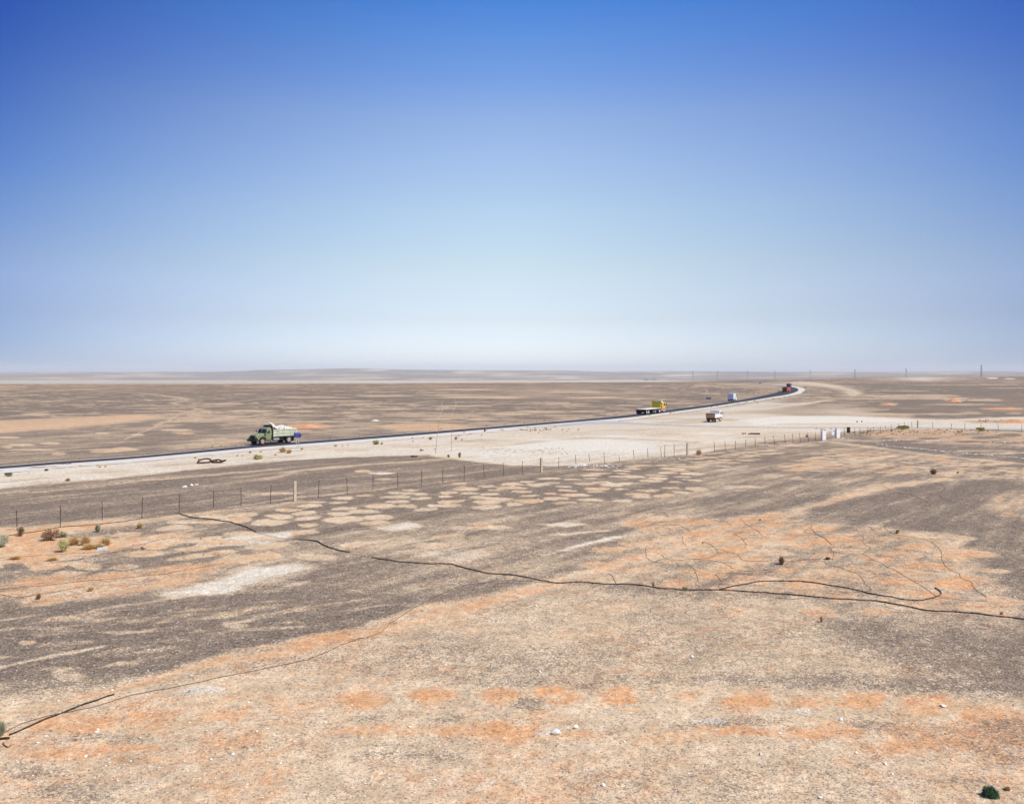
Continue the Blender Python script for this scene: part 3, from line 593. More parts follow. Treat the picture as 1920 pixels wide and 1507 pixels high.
for s in (-1, 1):
    bm = bmesh.new(); pts = [(4.05+.0,.75)]+[(4.62-.66*math.cos(a), .50+.66*math.sin(a)) for a in np.linspace(R(15), R(165), 10)]+[(5.42,.62),(5.42,.90),(5.30,1.16),(4.9,1.30),(4.4,1.28),(4.02,1.0)]
    prism(bm, pts[1:], s*.70, s*1.10, .02); link('fender', bm, green, t)
    bm = bmesh.new(); lathe(bm, [(.02, .05), (.10, .04), (.125, 0), (.13, -.08)], 'y', 16)
    o = link('headlight', bm, chrome, t, True); o.location = (5.44, s*.90, 1.02); o.rotation_euler = (0, 0, R(-90))
    d = vbox('door', green, t, (3.28,4.02,s*1.035-.015,s*1.035+.015,.74,1.54), bev=.01)
    vbox('handle', chrome, d, (3.36,3.50,s*1.06-.012,s*1.06+.012,1.38,1.41), bev=.004)
    bm = bmesh.new(); w = [(3.36,1.60),(3.98,1.60),(3.80,2.06),(3.42,2.14)]
    prism(bm, w, s*.985, s*1.012, 0, cabt); link('side_window', bm, glass, t)
    m_ = vbox('mirror', black, t, (4.04,4.08,s*1.24-.07,s*1.24+.07,1.62,1.92), bev=.01)
    bm = bmesh.new(); tube(bm, [(4.0,s*.98,1.85),(4.05,s*1.22,1.80)], .014, 6); link('mirror_arm', bm, black, m_)
    vbox('step', dark, t, (3.35,3.95,s*1.02-.12,s*1.02+.12,.46,.52), bev=.01)
bm = bmesh.new(); vs = [bm.verts.new(p) for p in ((4.075,-.86,1.62),(4.075,.86,1.62),(3.885,.80,2.12),(3.885,-.80,2.12),(4.045,-.86,1.62),(4.045,.86,1.62),(3.855,.80,2.12),(3.855,-.80,2.12))]
for q in ((0,1,2,3),(7,6,5,4),(0,4,5,1),(1,5,6,2),(2,6,7,3),(3,7,4,0)): bm.faces.new([vs[i] for i in q])
bmesh.ops.recalc_face_normals(bm, faces=bm.faces); bmesh.ops.translate(bm, verts=bm.verts, vec=(.02, 0, 0)); ws = link('windscreen', bm, glass, t)
bm = bmesh.new(); tube(bm, [(4.10,0,1.62),(3.91,0,2.12)], .025, 6); link('pillar', bm, green, ws)
vbox('chassis', dark, t, (-.3,5.3,-.45,-.30,.62,.86), (-.3,5.3,.30,.45,.62,.86), (.6,.8,-.5,.5,.6,.8), (2.4,2.6,-.5,.5,.6,.8), (-.35,-.27,-1.0,1.0,.60,.78))
vbox('axle', dark, t, (.18,.32,-1.0,1.0,.43,.57), (4.55,4.68,-.95,.95,.43,.57))
for s in (-1, 1):
    bm = bmesh.new(); lathe(bm, [(.02,-.5),(.22,-.49),(.25,-.45),(.25,.45),(.22,.49),(.02,.5)], 'z', 16); o = link('fuel_tank', bm, rimm, t, True); o.location = (2.3, s*.78, .68); o.rotation_euler = (0, R(90), 0)
    vbox('mud_flap', dark, t, (-.56,-.52,s*.85-.28,s*.85+.28,.28,.95), bev=.005)
    vbox('tool_box', dark, t, (1.05,1.6,s*.72-.22,s*.72+.22,.55,.9))
    for w_ in (0, 1): pass
    wheel(t, 4.62, s*.93, .50, .30, rimpink); wheel(t, .25, s*.86, .50, .52, rimm)
# bed
bedm = mat('bed_side_shade', (.46, .50, .36), .7, var=.2, scale=2, dust=.4)  # darker than the rails, to paint in the shadow lines between them
bed = vbox('cargo_bed', bedm, t, (-1.05,2.95,-1.15,1.15,1.02,1.12), (-1.05,2.95,-1.15,-1.09,1.12,2.0), (-1.05,2.95,1.09,1.15,1.12,2.0), (-1.05,-.99,-1.09,1.09,1.12,2.0), bev=.012)
for z in (1.14, 1.52, 1.93): vbox('bed_rail', palegreen, bed, (-1.10,2.97,-1.19,-1.152,z,z+.09), (-1.10,2.97,1.152,1.19,z,z+.09), bev=.008)
for x in (-1.0, -.1, .9, 1.9, 2.85): vbox('bed_stake', palegreen, bed, (x,x+.07,-1.215,-1.153,1.1,2.02), (x,x+.07,1.153,1.215,1.1,2.02), bev=.005)
bm = bmesh.new(); prism(bm, [(-1.1,2.55),(-1.1,.9),(1.1,.9),(1.1,2.55),(.8,2.78),(-.8,2.78)], 0, .07, .01); o = link('bulkhead', bm, dark, t); o.rotation_euler = (0, 0, R(90)); o.location = (3.04, 0, .05); o.scale = (1, 1, .93)  # shaded front of the board put in as near-black colour
vbox('bed_subframe', dark, t, (-.9,2.9,-.55,-.35,.87,1.015), (-.9,2.9,.35,.55,.87,1.015))
vbox('tail_gate', palegreen, t, (-1.10,-1.052,-1.12,1.12,1.10,1.95), bev=.01)
for s in (-1, 1): vbox('tail_light', redp, t, (-.38,-.355,s*.8-.08,s*.8+.08,.64,.74), bev=.01)
place(t, 491.5, 834.6, -.62, -.78, 4.62, .93)
truck = t
# load: pale quarried rubble heaped in the bed (its own thing)
def rubble(n, x0, x1, y0, y1, zf, r0, r1, rnd):
    bm = bmesh.new()
    for i in range(n):
        x = rnd.uniform(x0, x1); y = rnd.uniform(y0, y1); r = rnd.uniform(r0, r1)
        bmesh.ops.create_icosphere(bm, subdivisions=1, radius=r, matrix=Matrix.Translation((x, y, zf(x, y)+rnd.uniform(-.05, .02))) @ Matrix.Rotation(rnd.uniform(0, 6), 4, 'Z') @ Matrix.Diagonal((rnd.uniform(.8, 1.4), rnd.uniform(.7, 1.2), rnd.uniform(.55, .9), 1)))
    for v in bm.verts: v.co += Vector((rnd.gauss(0, .15), rnd.gauss(0, .15), rnd.gauss(0, .15)))*r0
    return bm
rnd = random.Random(3)
bm = rubble(260, -.85, 2.85, -1.0, 1.0, lambda x, y: 1.92+.62*max(0, 1-((y)/1.25)**2)*(.3+.55*math.exp(-((x-.8)/.8)**2)+1.25*math.exp(-((x-2.7)/.6)**2)), .10, .20, rnd)
bx(bm, -.95, 2.93, -1.05, 1.05, 1.13, 1.80)
ld = link('rubble_load', bm, chalk); tag(ld, 'heap of white rubble filling the bed of the green tipper truck', 'rubble'); ld.location = truck.location; ld.rotation_euler = truck.rotation_euler

# --- yellow flatbed lorry
t = empty('flatbed_lorry', (0, 0, 0), 0, 'yellow lorry with a long empty pale flatbed and tall mustard headboard', 'lorry')
tr = vbox('trailer_bed', deckm, t, (-1.9,8.2,-1.25,1.25,1.12,1.24), bev=.02)
vbox('side_rail', dark, tr, (-1.9,8.2,-1.27,-1.20,.98,1.118), (-1.9,8.2,1.20,1.27,.98,1.118), (-1.92,-1.86,-1.25,1.25,.95,1.115), bev=.008)
vbox('trailer_frame', dark, t, (-1.8,8.0,-.55,-.38,.74,1.10), (-1.8,8.0,.38,.55,.74,1.10), (-1.75,-1.6,-1.15,1.15,.55,1.10), (-1.3,-1.1,-1.1,1.1,.6,1.1))
vbox('tool_locker', dark, t, (3.0,4.4,-1.20,-.62,.55,1.0), (4.9,6.0,-1.18,-.62,.5,1.0))
vbox('landing_leg', deckm, t, (4.5,4.75,-1.12,-.9,.15,1.10), (4.5,4.75,.9,1.12,.15,1.10))
vbox('headboard', olive, t, (7.95,8.03,-1.2,1.2,1.30,2.95), bev=.01)
for s in (-1, 1):
    bm = bmesh.new(); tube(bm, [(7.1,s*1.22,1.25),(7.99,s*1.22,2.3)], .06, 6); tube(bm, [(7.99,s*1.22,1.24),(7.99,s*1.22,3.0)], .05, 6); link('headboard_stay', bm, yellow, t)
    wheel(t, 0, s*1.0, .50, .50, rimw); wheel(t, -1.22, s*1.0, .50, .50, rimw); wheel(t, 6.9, s*1.0, .50, .50, rimw); wheel(t, 10.1, s*1.02, .50, .30, rimw)
    vbox('mudguard', dark, t, (-1.85,-1.80,s*1.0-.28,s*1.0+.28,.25,.95), bev=.005)
vbox('axle', dark, t, (-.07,.07,-.9,.9,.43,.57), (-1.29,-1.15,-.9,.9,.43,.57), (6.83,6.97,-.9,.9,.43,.57))
vbox('chassis', redc, t, (6.0,11.2,-.48,-.34,.55,.82), (6.0,11.2,.34,.48,.55,.82), (7.4,9.3,-1.1,-.7,.45,.85), (7.6,9.0,.7,1.1,.45,.85))
bm = bmesh.new(); prism(bm, [(8.95,1.05),(11.1,1.05),(11.15,1.55),(10.95,2.45),(10.7,2.58),(8.95,2.55)], -1.18, 1.18, .06); cabo = link('cab', bm, yellow, t)
bm = bmesh.new(); prism(bm, [(8.95,.55),(9.55,.55),(9.6,.85),(9.85,1.08),(10.35,1.08),(10.6,.85),(10.65,.45),(11.2,.45),(11.15,1.045),(8.95,1.045)], -1.17, 1.17, .03); link('cab_skirt', bm, pink, t)
for s in (-1, 1):
    vbox('side_window', glass, t, (9.9,10.75,s*1.19-.012,s*1.19+.012,1.70,2.30), bev=.005)
    d = vbox('door', yellow, t, (9.75,10.85,s*1.192-.01,s*1.192+.01,1.1,1.66), bev=.005)
    vbox('mirror', black, t, (11.1,11.15,s*1.42-.1,s*1.42+.1,1.75,2.25), bev=.01)
vbox('windscreen', glass, t, (11.04,11.09,-1.0,1.0,1.62,2.28), bev=.01)
vbox('bumper', pink, t, (11.15,11.32,-1.2,1.2,.42,.80), bev=.03)
bm = bmesh.new(); prism(bm, [(9.1,2.585),(10.5,2.585),(9.5,3.0),(9.2,3.05)], -.9, .9, .03); link('wind_deflector', bm, white, t)
place(t, 1211.2, 776.9, .52, .855, -1.22, -1.0)

# --- small white tipper parked on the sand
t = empty('tipper_truck', (0, 0, 0), 0, 'small white tipper truck with a rusty brown tailgate parked on the pale sand', 'truck')
vbox('cargo_bed', white, t, (-.9,1.85,-.95,-.90,.88,1.62), (-.9,1.85,.90,.95,.88,1.62), (-.9,1.85,-.90,.90,.86,.93), bev=.01)
tg = vbox('tail_gate', rustd, t, (-.97,-.90,-.96,.96,.86,1.82), bev=.01)
for y in (-.9, -.45, 0, .45, .84): vbox('stiffener', rustd, tg, (-1.02,-.972,y,y+.07,.88,1.80), bev=.005)
vbox('tail_rail', deckm, tg, (-1.03,-.975,-.92,.92,1.20,1.26), bev=.005)
vbox('bulkhead', white, t, (1.86,1.92,-.95,.95,.88,2.02), bev=.01)
vbox('chassis', rust, t, (-.9,3.7,-.42,-.30,.48,.68), (-.9,3.7,.30,.42,.48,.68), (-.85,-.75,-.9,.9,.40,.84), (-.3,1.7,-.8,.8,.55,.84))
bm = bmesh.new(); prism(bm, [(2.02,.95),(3.55,.95),(3.6,1.35),(3.40,2.12),(3.25,2.2),(2.02,2.2)], -.95, .95, .05); link('cab', bm, white, t)
bm = bmesh.new(); prism(bm, [(2.05,.5),(2.45,.5),(2.5,.78),(2.7,.92),(3.0,.92),(3.2,.78),(3.25,.4),(3.65,.4),(3.6,.945),(2.05,.945)], -.94, .94, .02); link('cab_skirt', bm, pink, t)
vbox('rear_window', glass, t, (1.99,2.015,-.7,.7,1.62,2.02), bev=.005)
for s in (-1, 1):
    vbox('side_window', glass, t, (2.45,3.25,s*.955-.01,s*.955+.01,1.48,2.0), bev=.005)
    vbox('door', white, t, (2.4,3.3,s*.962-.01,s*.962+.01,.98,1.45), bev=.005)
    wheel(t, 0, s*.72, .40, .42, rimw); wheel(t, 2.85, s*.80, .40, .24, rimw)
    vbox('mirror', black, t, (3.55,3.6,s*1.12-.07,s*1.12+.07,1.5,1.85), bev=.01)
vbox('windscreen', glass, t, (3.47,3.51,-.82,.82,1.45,1.98), bev=.01)
vbox('bumper', rust, t, (3.66,3.78,-.95,.95,.38,.62), bev=.02)
vbox('guard_rail', white, t, (1.90,1.95,-.95,.95,2.22,2.27), (1.90,1.94,-.95,-.90,2.02,2.22), (1.90,1.94,.90,.95,2.02,2.22), (1.90,1.94,-.3,-.26,2.02,2.22), (1.90,1.94,.3,.34,2.02,2.22), bev=.005)
place(t, 1342.2, 791.5, .52, .855, 0, -.80)

# --- white box van
t = empty('box_van', (0, 0, 0), 0, 'white box van driving away on the road ahead of the yellow lorry', 'van')
b = vbox('cargo_box', bluewhite, t, (-1.2,2.5,-1.05,1.05,.75,2.75), bev=.03)
vbox('rear_door', bluewhite, b, (-1.235,-1.205,-.98,-.02,.82,2.66), (-1.235,-1.205,.02,.98,.82,2.66), bev=.005)
bm = bmesh.new(); prism(bm, [(2.55,.45),(4.35,.45),(4.4,1.15),(4.05,1.45),(3.75,2.1),(2.55,2.15)], -.95, .95, .05); link('cab', bm, white, t)
for s in (-1, 1):
    vbox('side_window', glass, t, (2.85,3.7,s*.955-.01,s*.955+.01,1.42,1.98), bev=.005)
    wheel(t, 0, s*.8, .36, .32, rimw); wheel(t, 3.4, s*.82, .36, .24, rimw)
    vbox('tail_light', redp, t, (-1.24,-1.21,s*.95-.06,s*.95+.06,.60,.74), bev=.005)
vbox('windscreen', glass, t, (4.0,4.04,-.8,.8,1.5,2.0), bev=.01)
vbox('chassis', dark, t, (-1.2,4.2,-.5,.5,.38,.74))
vbox('bumper', dark, t, (-1.3,-1.2,-1.0,1.0,.42,.58)); place(t, 1369.5, 752.6, .47, .883, -1.2, 0)

# --- the two lorries coming round the bend
def oncoming(label, pm, topm, W_, Ht, L, cargo):
    t = empty('lorry', (0, 0, 0), 0, label, 'lorry')
    bm = bmesh.new(); prism(bm, [(0,.85),(2.0,.85),(2.05,1.45),(1.85,2.5),(1.7,2.65),(0,2.65)], -W_/2, W_/2, .06); link('cab', bm, pm, t)
    vbox('windscreen', glass, t, (1.97,2.01,-W_/2+.12,W_/2-.12,1.6,2.35), bev=.01)
    vbox('bumper', dark, t, (2.0,2.2,-W_/2,W_/2,.40,.95), bev=.03); vbox('grille', dark, t, (2.04,2.08,-.8,.8,1.0,1.45), bev=.01)
    for s in (-1, 1):
        vbox('headlight', rimw, t, (2.2,2.23,s*.9-.12,s*.9+.12,.62,.80), bev=.02); vbox('side_window', glass, t, (.7,1.6,s*(W_/2+.005)-.01,s*(W_/2+.005)+.01,1.65,2.3), bev=.005)
        vbox('mirror', black, t, (2.0,2.05,s*(W_/2+.2)-.1,s*(W_/2+.2)+.1,1.7,2.2), bev=.01)
        for x in (1.1, -3.6, -4.8): wheel(t, x, s*(W_/2-.22), .5, .35, rimm)
    vbox('chassis', dark, t, (-L,1.9,-.5,.5,.55,.85))
    b = vbox('cargo_body', topm, t, (-L,-.2,-W_/2,W_/2,.95,Ht), bev=.03)
    vbox('body_rib', topm, b, *[(-L+.5+i*1.1,-L+.6+i*1.1,-W_/2-.03,W_/2+.03,1.0,Ht-.1) for i in range(int((L-1)/1.1))], bev=.01)
    vbox('roof_rack', cargo, t, (.2,1.5,-.8,.8,2.68,Ht+.15), bev=.05); return t
t = oncoming('red lorry facing this way on the near side of the road bend', redp, redp, 2.4, 2.55, 5.6, redc); place(t, 1471.2, 735.6, -.52, -.855, 2.2, 0)
t = oncoming('grey-blue lorry just behind the red lorry on the road bend', bluep, bluep, 2.4, 2.9, 6.0, redp); place(t, 1478, 727.2, -.42, -.907, 2.2, 0)
t = empty('car', (0, 0, 0), 0, 'tiny dark car far off on the road beyond the bend', 'car')
bm = bmesh.new(); prism(bm, [(-2.1,.35),(2.1,.35),(2.15,.8),(1.2,.95),(.6,1.45),(-1.2,1.5),(-1.9,.95),(-2.1,.85)], -.85, .85, .08); link('body', bm, greysteel, t)
for s in (-1, 1):
    for x in (-1.3, 1.3): wheel(t, x, s*.78, .33, .2, rimm)
    vbox('side_window', glass, t, (-1.0,.5,s*.855-.01,s*.855+.01,.98,1.36), bev=.005)
vbox('windscreen', glass, t, (.86,.92,-.7,.7,.98,1.3), bev=.01)
place(t, 1425.3, 719.3, -.15, -1, 0, 0)

# ------------------------------------------------------------------ signs
def poles(name, parent, pts, r, m):
    for p, q in pts:
        bm = bmesh.new(); tube(bm, [p, q], r, 8); link(name, bm, m, parent)
D0 = G(558, 841)
t = empty('road_sign', D0, R(8), 'blue arrow-shaped road sign on two thin poles behind the green truck', 'sign')
bm = bmesh.new(); prism(bm, [(-.50,1.45),(.28,1.45),(.52,1.77),(.28,2.09),(-.50,2.09)], -.02, .02, .006); pn = link('panel', bm, signblue, t)
bm = bmesh.new()
for z, xs in ((1.90, (-.40,-.28,-.16,-.05,.08,.18)), (1.62, (-.38,-.25,-.12,.02,.14))):
    for i, x in enumerate(xs): bx(bm, x, x+.075, -.026, -.022, z-.02*(i % 2), z+.028+.012*(i % 3))
link('lettering', bm, signtext, pn)
poles('pole', t, [((-.17,.03,0),(-.17,.03,2.05)),((.12,.03,0),(.12,.03,2.05))], .03, galv)
t = empty('road_sign', G(1328.5, 754), R(-10), 'back of a small dark grey road sign far off beyond the road', 'sign')
pn = vbox('panel', greysteel, t, (-.8,.8,-.02,.02,1.0,1.65), bev=.005); poles('pole', t, [((-.4,.05,0),(-.4,.05,1.6)),((.4,.05,0),(.4,.05,1.6))], .04, galv)
t = empty('warning_sign', G(1510, 729.5), R(-5), 'small red-backed warning sign on the outside of the road bend', 'sign')
bm = bmesh.new(); prism(bm, [(-.55,1.0),(.55,1.0),(0,1.95)], -.02, .02, .005); link('panel', bm, redp, t); poles('pole', t, [((0,.05,0),(0,.05,1.8))], .05, galv)
t = empty('marker_board', G(1325.5, 735.5), 0, 'pale yellow pointed marker board standing on the plain beyond the road', 'marker')
bm = bmesh.new(); prism(bm, [(-.9,0),(.9,0),(.25,1.5),(-.6,2.0)], -.04, .04, .01); link('board', bm, concrete, t); poles('prop', t, [((.2,1.0,0),(0,.06,1.4))], .05, wood)
# bare poles beside the track
for lab, (u, v), dx, h in (('taller bare pole with a bent tip, left of the pair by the track', (816.5,850), .5, 4.6), ('thin bare pole right of the pair by the track, with a loose cable', (846,846), .15, 4.9)):
    t = empty('utility_pole', G(u, v), 0, lab, 'pole')
    bm = bmesh.new(); tube(bm, [(0,0,-.1),(dx*.4,0,h*.45),(dx,0,h*.9)], .035, 6, r1=.02); link('shaft', bm, wood, t)
    bm = bmesh.new(); tube(bm, [(dx,0,h*.9),(dx+.1,0,h*1.05),(dx+.5,.1,h*1.25),(dx+.2,.1,h*1.4)], .012, 5); link('cable', bm, deckm, t)

# ------------------------------------------------------------------ fences and gateway
fp = [(32,993,956),(113,988,947),(192,977,939),(266,972,932),(336,962,926),(400,950,919),(452,948,914),(507,943,908),(597,933,899),(651.5,926.5,895),(699,919,889),(746,915,885),(790,909,881),(830,905,877),(870,903,873),(908,896,870),(944,891,867),(979,889,864),(1047,880,857),(1080,870,852),(1106,866,851),(1134,869,848),(1162,864,853),(1189,861,843),(1215,859,840),(1240,858,837),(1246,857,834),(1264,855,834),(1340,849,829),(1360,845,827),(1379,843,826),(1398,838,824),(1416,837,821),(1435,834,819),(1453,834,817),(1473,832,814),(1487,829,813),(1501,828,812),(1516,828,811),(1529,826,809)]
fp2 = [(1583,818,802),(1603,817,803),(1613,818,803),(1626,816,802),(1638,809,800),(1651,806,799.5),(1660,805,797.5),(1671,804.5,796),(1685,804,794),(1696,803,791.5),(1710,802,790.5),(1749,803,791.5),(1784,804,793),(1809,806,793.5),(1840,806.5,794.5),(1872,807.5,795.5),(1916,808.5,795.5)]
left_ext = [(-60,1006,968),(-170,1022,981)]
def fence(name, label, posts, big, ):
    t = empty(name, G(posts[0][0], posts[0][1]), 0, label, 'fence'); inv = Vector(t.location)
    tops = []
    for u, v, vt in posts:
        p = G(u, v); z = H-(vt-VH)*p.y/F; lean = random.uniform(-.16, -.02) if 1070 < u < 1240 or 1440 < u < 1520 else random.uniform(-.07, .05)
        q = p-inv; tops.append((q, z, lean, u)); s = .022
        bm = bmesh.new()    # angle-iron picket
        bx(bm, q.x-s, q.x+s, q.y-.005, q.y+.002, -.1, z); bx(bm, q.x-s, q.x-s+.007, q.y+.002, q.y+s*2, -.1, z)
        for vv in bm.verts: vv.co.x += lean*vv.co.z
        link('post', bm, postm, t)
    for u, v, vt in big:
        p = G(u, v); z = H-(vt-VH)*p.y/F; q = p-inv; s = .105; tops.append((q, z-.1, 0, u))
        bm = bmesh.new(); bx(bm, -s, s, -s, s, -.1, z, bev=.012); bmesh.ops.rotate(bm, verts=bm.verts, cent=(0, 0, 0), matrix=Matrix.Rotation(R(30), 3, 'Z')); bmesh.ops.translate(bm, verts=bm.verts, vec=q)
        link('concrete_post', bm, concrete, t)
    tops.sort(key=lambda k: k[3]); bm = bmesh.new()
    for fr, rr in ((.12, .006), (.38, .005), (.62, .005), (.94, .007)):
        pts = []
        for i, (q, z, lean, u) in enumerate(tops):
            a = Vector((q.x+lean*z*fr, q.y, z*fr)); pts.append(a)
            if i < len(tops)-1: q2, z2 = tops[i+1][0], tops[i+1][1]; pts.append(Vector(((q.x+q2.x)/2, (q.y+q2.y)/2, (z+z2)/2*fr-.05)))
        tube(bm, pts, rr, 4, False)
    link('wire', bm, wirem, t); return t
fence('wire_fence', 'long wire fence of thin rusty pickets running from the left up to the white gateway', left_ext+fp, [(553,939,902),(1015,885,858),(1289,853,830)])
fence('wire_fence', 'wire fence of thin dark pickets right of the gateway with one brown post', fp2, [(1721,802,788)])
bpillar = []
def pillar(label, u, v, vt, wpx, dpx):
    p = G(u, v); z = H-(vt-VH)*p.y/F; w = wpx*p.y/F
    t = empty('gate_pillar', p, R(28), label, 'pillar', None)
    vbox('shaft', whitewash, t, (-w/2,w/2,0,w*.45,-.1,z-.04), bev=.02); vbox('cap', whitewash, t, (-w/2-.02,w/2+.02,-.02,w*.45+.02,z-.037,z+.02), bev=.015)
    return p
pillar('white block gate pillar left of the gate opening', 1545.5, 825, 807.5, 9.5, 3); pillar('white block gate pillar right of the gate opening', 1572, 821, 803.5, 9, 3)
a, b = G(1552, 823.5), G(1566.5, 821.5); L = (b-a).length
t = empty('gate', a, math.atan2(b.y-a.y, b.x-a.x), 'low wire mesh gate hung between the two white pillars', 'gate')
bm = bmesh.new(); tube(bm, [(0,0,.1),(L,0,.1),(L,0,1.15),(0,0,1.15),(0,0,.1)], .025, 6); link('frame', bm, galv, t)
bm = bmesh.new()
for i in range(1, 9): tube(bm, [(L*i/9,0,.1),(L*i/9,0,1.15)], .008, 4)
for i in range(1, 6): tube(bm, [(0,0,.1+.175*i),(L,0,.1+.175*i)], .008, 4)
link('mesh', bm, wirem, t)
vbox('notice_plate', bluewhite, t, (L*.5,L*.78,-.05,-.03,.55,1.05), bev=.01)
p = G(1513, 827.5); t = empty('notice_board', p, R(25), 'small dark grey board hanging on the fence left of the gateway', 'board'); vbox('panel', greysteel, t, (-.24,.22,-.03,.0,.55,.98), bev=.008); bm = bmesh.new(); tube(bm, [(-.2,0,.97),(-.2,0,1.08)], .008, 4); tube(bm, [(.18,0,.97),(.18,0,1.08)], .008, 4); link('hanger', bm, wirem, t)
p = G(1591, 811); t = empty('oil_drum', p, 0, 'dark upright oil drum standing just right of the white gateway', 'drum')
bm = bmesh.new(); prof = [(.27,0),(.29,.01),(.29,.28),(.305,.29),(.305,.31),(.29,.32),(.29,.58),(.305,.59),(.305,.61),(.29,.62),(.29,.88),(.30,.9),(.27,.9),(.26,.87),(.02,.87)]; lathe(bm, prof, 'z', 24); link('barrel', bm, rust, t, True)
bm = bmesh.new(); lathe(bm, [(.04,.872),(.04,.895),(.02,.896)], 'z', 10, (.12,0,0)); link('bung', bm, dark, t); t.scale = (.95, .95, 1.02)

# ------------------------------------------------------------------ hoses and rods on the ground
def hose(label, pts, r, m, name='irrigation_hose', cat='hose', group=None, wig=.04):
    W_ = [G(*p) for p in pts]; P2 = []
    for i in range(len(W_)-1):
        n = max(2, int((W_[i+1]-W_[i]).length/.3)); p0, p1, p2, p3 = W_[max(i-1,0)], W_[i], W_[i+1], W_[min(i+2,len(W_)-1)]
        for k in range(n):
            tt_ = k/n; q = .5*((2*p1)+(p2-p0)*tt_+(2*p0-5*p1+4*p2-p3)*tt_**2+(3*p1-p0-3*p2+p3)*tt_**3)
            P2.append(q+Vector((random.gauss(0, wig), random.gauss(0, wig), 0)))
    P2.append(W_[-1]); o = P2[0].copy(); sz_ = surf([q.x for q in P2], [q.y for q in P2]); bm = bmesh.new(); tube(bm, [Vector((q.x-o.x, q.y-o.y, float(z_)+r*.75+.003+random.uniform(0, r*.6))) for q, z_ in zip(P2, sz_)], r, 7)
    ob = link(name, bm, m, None, True); ob.location = o; return tag(ob, label, cat, group)
hose('thick black irrigation hose crossing the whole yard to the right edge', [(697,1044),(720,1049),(770,1055),(835,1057.5),(870,1064),(915,1074),(960,1077),(1000,1085),(1045,1091),(1090,1091),(1130,1094),(1180,1095),(1235,1102),(1290,1105),(1340,1106),(1400,1109),(1450,1112),(1500,1117),(1560,1123),(1610,1126),(1680,1133),(1740,1143),(1790,1146),(1850,1155),(1900,1159),(1990,1166)], .029, blackpe, wig=.018)
hose('short black hose piece lying end-on to the long thick hose', [(550,1011),(590,1015),(620,1027),(655,1036)], .035, blackpe, wig=.02)
hose('black hose leaving the fence foot beside the far-left pits', [(336,964),(366,972),(400,975),(440,980),(480,996)], .035, blackpe, wig=.02)
hose('black hose lying along the foot of the wire fence', [(-60,1012),(10,1004),(60,998),(118,989),(180,984),(240,976),(336,964)], .022, blackpe, wig=.03)
hose('thick dark hose curling into a hook beside the orange pits', [(1350,1105),(1385,1096),(1430,1089),(1500,1090),(1560,1099),(1640,1116),(1700,1124),(1740,1123),(1760,1117),(1765,1110),(1753,1101)], .028, blackpe, wig=.015)
hose('thin brown line along the worn footpath to the lower left', [(-30,1388),(0,1376),(40,1355),(112,1337),(150,1331),(220,1311),(265,1298),(340,1285),(400,1275),(480,1258),(560,1242),(600,1229),(640,1211),(670,1200),(700,1193),(722,1182),(730,1172),(760,1152),(800,1128),(850,1103),(900,1092),(960,1087),(1030,1091)], .009, thinhose, 'drip_line', wig=.02)
